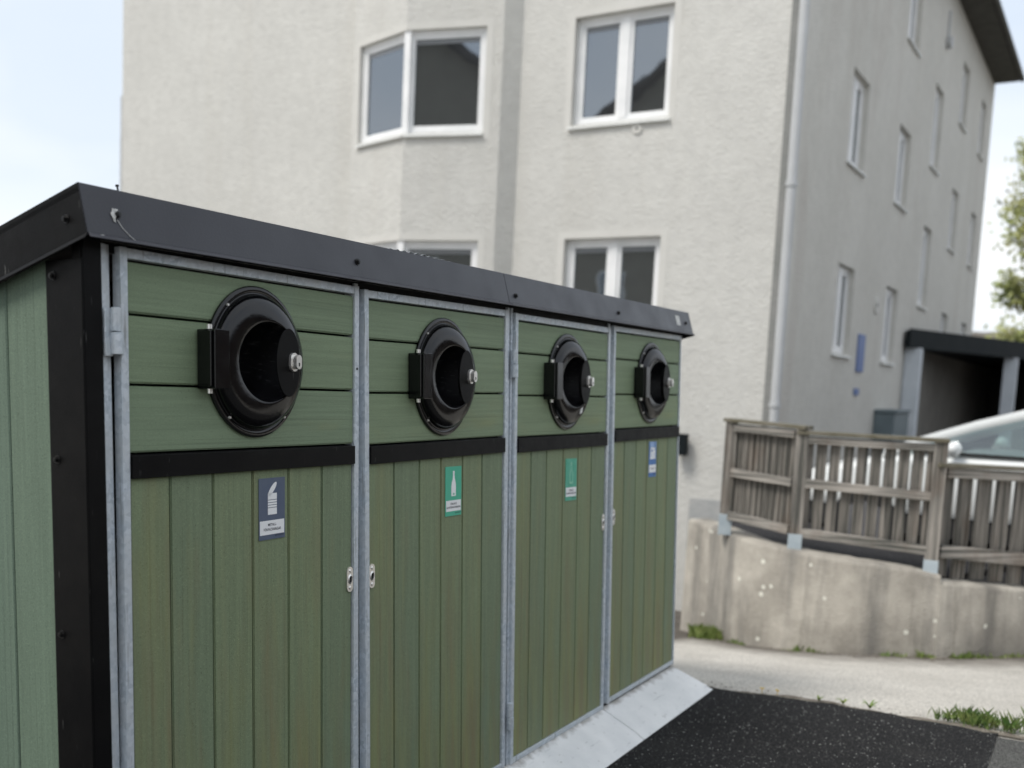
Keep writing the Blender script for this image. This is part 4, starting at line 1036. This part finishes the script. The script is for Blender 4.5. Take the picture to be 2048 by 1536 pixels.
# ================================================================== CAR
def car():
    fw = Vector((.10, .995, 0)); fw.normalize(); lt = Vector((fw.y, -fw.x, 0)) * -1   # forward, left
    g = Vector((8.93, -1.02, -.065)); zc = .0
    root = empty('parked_car', g); tag(root, 'white hatchback parked behind the wooden fence', 'car')
    tocam = Vector((CW.x - g.x, CW.y - g.y, 0)); sidev = lt if lt.dot(tocam) > 0 else -lt      # camera side
    P = lambda x, s, z: g + fw * x + sidev * s + Vector((0, 0, z))
    def cput_(o, par=None):
        if par is None: o.parent = root; o.matrix_parent_inverse = Matrix.Translation(-g)
        else: o.parent = par
        return o
    # lower body stations (x, z bottom, z belt, half width)
    st = [(1.78, .50, .62, .55), (1.72, .46, .70, .70), (1.55, .45, .77, .80), (1.2, .45, .85, .86), (.95, .44, .93, .875), (.6, .44, .965, .88), (-.2, .44, .985, .88), (-1.0, .44, 1.0, .88), (-1.9, .45, 1.03, .87), (-2.3, .46, 1.02, .82), (-2.45, .50, .95, .70)]
    bm = NB(); rows = []
    for x, zb, zt, hw in st:
        ring = [(-hw * .96, zb), (-hw, zb + .06), (-hw, max(zb + .08, zt - .20)), (-hw * .965, zt - .05), (-hw * .90, zt), (-hw * .5, zt + .03), (0, zt + .04), (hw * .5, zt + .03), (hw * .90, zt), (hw * .965, zt - .05), (hw, max(zb + .08, zt - .20)), (hw, zb + .06), (hw * .96, zb)]
        rows.append([bm.verts.new(P(x, s, z)) for s, z in ring])
    for a_, b_ in zip(rows, rows[1:]):
        for k in range(len(a_) - 1): bm.faces.new((a_[k], b_[k], b_[k + 1], a_[k + 1]))
        bm.faces.new((a_[-1], b_[-1], b_[0], a_[0]))
    bm.faces.new(rows[0]); bm.faces.new(rows[-1][::-1])
    body = cput_(obj('body', bm, M['car_white'], auto=35))
    bm = NB(); hull = [(1.70, .60), (1.50, .78), (1.1, .84), (-2.1, .84), (-2.35, .72)]; rows = []
    for x, hw in hull: rows.append([bm.verts.new(P(x, s, z)) for s, z in ((-hw * .9, .19), (-hw, .26), (-hw * .99, .47), (hw * .99, .47), (hw, .26), (hw * .9, .19))])
    for a_, b_ in zip(rows, rows[1:]):
        for k in range(6): bm.faces.new((a_[k], b_[k], b_[(k + 1) % 6], a_[(k + 1) % 6]))
    bm.faces.new(rows[0]); bm.faces.new(rows[-1][::-1]); cput_(obj('cladding', bm, M['tyre'], auto=35))
    # greenhouse: roof arc, pillars, glass
    arc = [(.95, .985), (.62, 1.12), (.25, 1.262), (-.10, 1.375), (-.45, 1.450), (-.85, 1.495), (-1.35, 1.505), (-1.85, 1.45), (-2.18, 1.34), (-2.40, 1.06)]
    bm = NB(); rows = []
    for i, (x, z) in enumerate(arc):
        k = (z - .985) / .5; hs = lerp(.80, .60, max(0, min(1, k)))
        prof = [(-hs - .025, z - .08), (-hs, z - .008), (-hs + .06, z + .018), (0, z + .045), (hs - .06, z + .018), (hs, z - .008), (hs + .025, z - .08)]
        rows.append([bm.verts.new(P(x, s, zz)) for s, zz in prof])
    for i, (a_, b_) in enumerate(zip(rows, rows[1:])):
        for k in range(6):
            if 2 <= k <= 3 and (i < 3 or i > 6): continue
            bm.faces.new((a_[k], b_[k], b_[k + 1], a_[k + 1]))
    ro = cput_(obj('roof', bm, M['car_white'], auto=40)); md = ro.modifiers.new('s', 'SOLIDIFY'); md.thickness = .03; md.offset = -1
    bm = NB()
    for i in (0, 1, 2): quad(bm, [rows_p for rows_p in [P(arc[i][0], -.62, arc[i][1] - .0), P(arc[i][0], .62, arc[i][1]), P(arc[i + 1][0], .6, arc[i + 1][1]), P(arc[i + 1][0], -.6, arc[i + 1][1])]])
    cput_(obj('windscreen', bm, M['car_glass']))
    for sx in (-.25, -1.15):
        for sy in (-.36, .36):
            bm = NB(); bmesh.ops.create_uvsphere(bm, u_segments=16, v_segments=10, radius=1.0, matrix=Matrix.Translation(P(sx, sy, 1.27)) @ Matrix.Diagonal((.05, .13, .085, 1)))
            bar(bm, P(sx, sy, .95), P(sx - .04, sy, 1.20), .42, .12, up=fw); cput_(obj('seat', bm, M['tyre'], auto=50))
    bm = NB(); bar(bm, P(.55, -.7, 1.0), P(.55, .7, 1.0), .35, .08); cput_(obj('dashboard', bm, M['tyre'], bevel=.02))
    for sg in (1, -1):
        bm = NB()
        for xd in (.68, -.50, -1.45): bar(bm, P(xd, sg * .8825, .50), P(xd, sg * .8825, .88), .006, .004, up=fw)
        cput_(obj('door_seam', bm, M['tyre']))
        bm = NB()
        top = [(x - .025, z - .065) for x, z in arc[1:-1]]; pts = [(.62, .985)] + [q for q in top if q[1] > 1.0] + [(-2.2, 1.02)]
        # fan into quads so the glass can lean inwards with height
        vs_t = [bm.verts.new(P(x, sg * lerp(.80, .615, max(0, min(1, (z - .985) / .46))), z)) for x, z in pts]
        vs_b = [bm.verts.new(P(x, sg * .80, .985)) for x, z in pts]
        for i in range(len(pts) - 1):
            try: bm.faces.new((vs_b[i], vs_b[i + 1], vs_t[i + 1], vs_t[i]))
            except ValueError: pass
        cput_(obj('side_window', bm, M['car_glass']))
        bm = NB(); bar(bm, P(.70, sg * .815, .985), P(-2.1, sg * .815, 1.01), .02, .03); bar(bm, P(-.55, sg * .805, 1.0), P(-.62, sg * .655, 1.36), .03, .05)
        cput_(obj('window_trim', bm, M['tyre']))
        bm = NB(); c = P(.34, sg * .93, 1.035)
        bmesh.ops.create_uvsphere(bm, u_segments=20, v_segments=12, radius=1.0, matrix=Matrix.Translation(c) @ Matrix((fw, sidev, Vector((0, 0, 1)))).transposed().to_4x4() @ Matrix.Diagonal((.06, .10, .068, 1)))
        cput_(obj('mirror', bm, M['car_white'], smooth=True))
        for wx in (1.05, -1.55):
            bm = NB(); cyl(bm, P(wx, sg * .70, .31), P(wx, sg * .885, .31), .31, 32)
            w_ = cput_(obj('wheel', bm, M['tyre'], bevel=.02, auto=40)); bm = NB(); cyl(bm, P(wx, sg * .884, .31), P(wx, sg * .893, .31), .20, 24); o = obj('rim', bm, M['rim'], auto=40); o.parent = w_
        bm = NB(); bar(bm, P(1.58, sg * .62, .64), P(1.70, sg * .45, .62), .08, .12); cput_(obj('headlight', bm, M['chrome']))
car()

# ================================================================== FAR THINGS
def tree():
    base = Vector((35.5, -.55, -.5)); root = empty('deciduous_tree', base)
    tag(root, 'tree with pale spring leaves beyond the carport at the right edge', 'tree')
    bm = NB(); prev = (Vector((0, 0, 0)) + base)
    pts = [base, base + Vector((.1, .1, 2.5)), base + Vector((-.1, .3, 5.5)), base + Vector((.1, .2, 10))]
    for i in range(3): cyl(bm, pts[i], pts[i + 1], .30 - .08 * i, 10, .30 - .08 * (i + 1))
    rr = random.Random(5); tips = []
    for i in range(34):
        z = rr.uniform(2.6, 10); s = base + Vector((0, .2, z)); a = rr.uniform(0, 6.28); L = rr.uniform(1.1, 2.9) * (1.05 - abs(z - 6) / 9)
        e = s + Vector((math.cos(a) * L, math.sin(a) * L, rr.uniform(.2, 1.2))); cyl(bm, s, e, .07, 6, .02); tips.append(e); tips.append(s.lerp(e, .6))
    t_ = obj('trunk', bm, M['bark'], smooth=True); t_.parent = root; t_.matrix_parent_inverse = Matrix.Translation(-base)
    bm = NB()
    for c in tips:
        for k in range(2):
            cc = c + Vector((rr.gauss(0, .4), rr.gauss(0, .4), rr.gauss(0, .35))); rad = rr.uniform(.3, .6)
            for _ in range(190):
                p = cc + Vector((rr.gauss(0, 1), rr.gauss(0, 1), rr.gauss(0, .8))) * rad * .6
                s = rr.uniform(.07, .13); u = Vector((rr.gauss(0, 1), rr.gauss(0, 1), rr.gauss(0, 1))).normalized(); v = u.orthogonal().normalized()
                quad(bm, [p - u * s, p + v * s * .6, p + u * s, p - v * s * .6])
    c_ = obj('crown', bm, M['tree_leaf'], recalc=False); c_.parent = root; c_.matrix_parent_inverse = Matrix.Translation(-base)
tree()
bm = NB()   # low brownish hillside far away
rr = random.Random(3); n = 80; rows = []
for i in range(n + 1):
    a = R(-75 + 150 * i / n); h = 6 + 2.5 * math.sin(a * 5 + 1) + rr.uniform(-.6, .6)
    rows.append([bm.verts.new((math.cos(a) * r_, math.sin(a) * r_, z)) for r_, z in ((75, -3), (95, h * .6), (120, h), (160, -3))])
for a_, b_ in zip(rows, rows[1:]):
    for k in range(3): bm.faces.new((a_[k], b_[k], b_[k + 1], a_[k + 1]))
tag(obj('hills', bm, M['hill'], smooth=True), kind='structure')

# house across the road, behind the photographer (seen mirrored in the panes)
oh = empty('opposite_house', (-13, 10, -.3)); tag(oh, 'dark gabled house across the road, mirrored in the apartment windows', 'house')
def oput(o): o.parent = oh; o.matrix_parent_inverse = Matrix.Translation(-oh.location); return o
bm = NB(); poly_prism(bm, [(-13, 3.2, -.5), (-13, 17, -.5), (-13, 17, 10.0), (-13, 10.2, 14.4), (-13, 3.2, 10.0)], (-12, 0, 0)); oput(obj('wall', bm, M['house_dark']))
bm = NB()
for s in (-1, 1):
    e = 10.2 + s * 7.6; poly_prism(bm, [(-12.4, 10.2, 14.42), (-12.4, e, 9.65), (-12.4, e, 9.85), (-12.4, 10.2, 14.65)], (-13.2, 0, 0))
oput(obj('roof', bm, M['rooftile']))
for yy in (5.2, 8.2, 12.2, 15.0):
    for zz in (1.2, 4.2, 7.2):
        bm = NB(); box(bm, -13.0, -12.96, yy - .55, yy + .55, zz, zz + 1.3); w_ = oput(obj('window', bm, M['win_white'])); bm = NB(); box(bm, -12.965, -12.95, yy - .47, yy + .47, zz + .08, zz + 1.22); o = obj('pane', bm, M['glass']); o.parent = w_

# unseen garage-shaped row, added to block low sky light and darken the black parts
gr = empty('sky_blocker_row', (0, -13, -.3)); tag(gr, 'long low dark garage-shaped row added behind the photographer to block sky light', 'sky blocker')
def gput(o): o.parent = gr; o.matrix_parent_inverse = Matrix.Translation(-gr.location); return o
bm = NB(); poly_prism(bm, [(-22, -13, -.6), (24, -13, -.6), (24, -13, 3.9), (-22, -13, 3.9)], (0, -7, 0)); gput(obj('wall', bm, M['sky_blocker_wall']))
bm = NB(); poly_prism(bm, [(-22.5, -12.4, 3.9), (-22.5, -16.5, 5.6), (-22.5, -20.6, 3.9)], (47, 0, 0)); gput(obj('roof', bm, M['rooftile']))
for k in range(9):
    bm = NB(); x = -20 + k * 4.8; box(bm, x, x + 3.4, -13.001, -12.95, -.4, 2.3); gput(obj('door', bm, M['soffit']))
# ================================================================== SMALL PLANTS
def blades(name, spots, mat, label=None, kind='stuff', cat='grass', bw=.0022):
    bm = NB(); rr = random.Random(len(spots))
    for (p, n, hgt, spr) in spots:
        for _ in range(n):
            q = Vector(p) + Vector((rr.gauss(0, spr[0]), rr.gauss(0, spr[1]), 0)); q.z = p[2]
            h = hgt * rr.uniform(.45, 1.15); a = rr.uniform(0, 6.28); lean = rr.uniform(.1, .7) * h
            d = Vector((math.cos(a), math.sin(a), 0)); s = Vector((-d.y, d.x, 0)) * bw * rr.uniform(.7, 1.4)
            m1 = q + d * lean * .3 + Vector((0, 0, h * .6)); t = q + d * lean + Vector((0, 0, h))
            v = [bm.verts.new(x) for x in (q - s, q + s, m1 + s * .8, t, m1 - s * .8)]; bm.faces.new(v)
    o = obj(name, bm, mat, recalc=False); tag(o, label, cat, kind=kind); return o
def rosette(bm, p, n, L, w, rr):
    for i in range(n):
        a = rr.uniform(0, 6.28); l = L * rr.uniform(.6, 1.1); d = Vector((math.cos(a), math.sin(a), 0)); s = Vector((-d.y, d.x, 0))
        up = Vector((0, 0, 1)); prev = None
        for j in range(5):
            t = j / 4; c = p + d * l * t + up * (l * .7 * math.sin(t * 2.2)); ww = w * (math.sin(math.pi * min(t + .12, 1)) + .1) * (1 if j % 2 else .65)
            cur = (bm.verts.new(c - s * ww), bm.verts.new(c + s * ww))
            if prev: bm.faces.new((prev[0], prev[1], cur[1], cur[0]))
            prev = cur
sp = []
rr = random.Random(11)
for i in range(34):
    y = -1.24 - .75 * rr.random() ** .75; x = 3.60 + .02 * math.sin(y * 9) + rr.uniform(0, .12) * min(1, (-1.15 - y) * 3)
    p = c2w(x, y, -.142); sp.append((p, 22, .045 + .045 * min(1, (-1.1 - y) * 2.2), (.018, .022)))
blades('grass', sp, M['grass'], 'grass growing along the seam between dark asphalt and path', bw=.0021)
bm = NB()
for i in range(12): rosette(bm, c2w(3.60 + rr.uniform(0, .05), rr.uniform(-1.75, -1.28), -.14), 9, .045, .008, rr)
o = obj('clover', bm, M['grass'], recalc=False); tag(o, 'low leafy ground cover among the grass at the asphalt edge', 'ground cover', kind='stuff')
for (x, y, n, L, lab) in ((3.60, -.70, 6, .035, 'smallest green weed on the asphalt edge nearest the ramp'), (3.60, -.815, 8, .038, 'small green weed on the asphalt edge between the two others'), (3.595, -.94, 16, .048, 'leafy dandelion plant on the asphalt edge nearest the grass')):
    bm = NB(); rosette(bm, c2w(x, y, -.135), n, L, .0065, rr); o = obj('weed', bm, M['leaf'], recalc=False); tag(o, lab, 'weed', 'weeds on the asphalt edge')
for (x, y, lab) in ((3.585, -.425, 'yellow dandelion flower on the asphalt edge closer to the ramp'), (3.59, -.50, 'yellow dandelion flower on the asphalt edge farther from the ramp')):
    bm = NB(); c = c2w(x, y, -.118)
    for i in range(46):
        a = rr.uniform(0, 6.28); l = rr.uniform(.006, .015); d = Vector((math.cos(a), math.sin(a), rr.uniform(.1, .9))).normalized(); s = d.cross(Vector((0, 0, 1))).normalized() * .0016
        bm.faces.new([bm.verts.new(q) for q in (c - s, c + s, c + d * l + s, c + d * l - s)])
    cyl(bm, c - Vector((0, 0, .02)), c, .0015, 6)
    o = obj('dandelion_flower', bm, M['yellow'], recalc=False); tag(o, lab, 'flower', 'dandelion flowers')
# weeds along the foot of the retaining wall: continuous thin growth
sp = []
pts = WALLPTS + WALLPTS2
for a_, b_ in zip(pts[1:-2], pts[2:-1]):
    L = math.hypot(b_[0] - a_[0], b_[1] - a_[1])
    for i in range(int(L / .035)):
        t = rr.random(); x, y = lerp(a_[0], b_[0], t) - .035, lerp(a_[1], b_[1], t) - .02
        dens = .5 + .5 * math.sin(x * 7 + y * 9) + .25 * math.sin(y * 23)
        if dens < .35 or x > 9: continue
        sp.append(((x, y, gz(x, y) - .005), int(15 * dens), .02 + .05 * dens * rr.random() ** 2, (.03, .02)))
for i in range(16): sp.append(((6.66 + rr.uniform(-.1, .05), .98 + rr.uniform(-.1, .1), gz(6.66, .98)), 26, .11, (.03, .03)))
blades('wall_foot_weeds', sp, M['leaf'], 'green weeds and moss growing along the foot of the concrete wall', cat='weeds', bw=.006)
# litter of small pebbles and dry petals at the foot of the wall
bm = NB()
for i in range(420):
    q = rr.choice(pts[1:-2]); r_ = rr.choice([pts[j] for j in range(1, len(pts) - 2)]); j = rr.randrange(1, len(pts) - 3)
    a_, b_ = pts[j], pts[j + 1]; t = rr.random(); x = lerp(a_[0], b_[0], t) - abs(rr.gauss(.06, .10)); y = lerp(a_[1], b_[1], t) - .03
    s = rr.uniform(.004, .012); bmesh.ops.create_icosphere(bm, subdivisions=1, radius=s, matrix=Matrix.Translation((x, y, gz(x, y) + s * .3)) @ Matrix.Diagonal((1, rr.uniform(.6, 1), .5, 1)))
for i in range(260):
    y = rr.uniform(-2.0, .3); x = 3.56 + abs(rr.gauss(0, .05)); p = c2w(x, y, -.139); s = rr.uniform(.002, .006)
    bmesh.ops.create_icosphere(bm, subdivisions=1, radius=s, matrix=Matrix.Translation(p) @ Matrix.Diagonal((1, rr.uniform(.6, 1), .6, 1)))
o = obj('pebbles', bm, M['soil']); tag(o, 'scattered pebbles and grit along the wall foot and the asphalt edge', 'pebbles', kind='stuff')
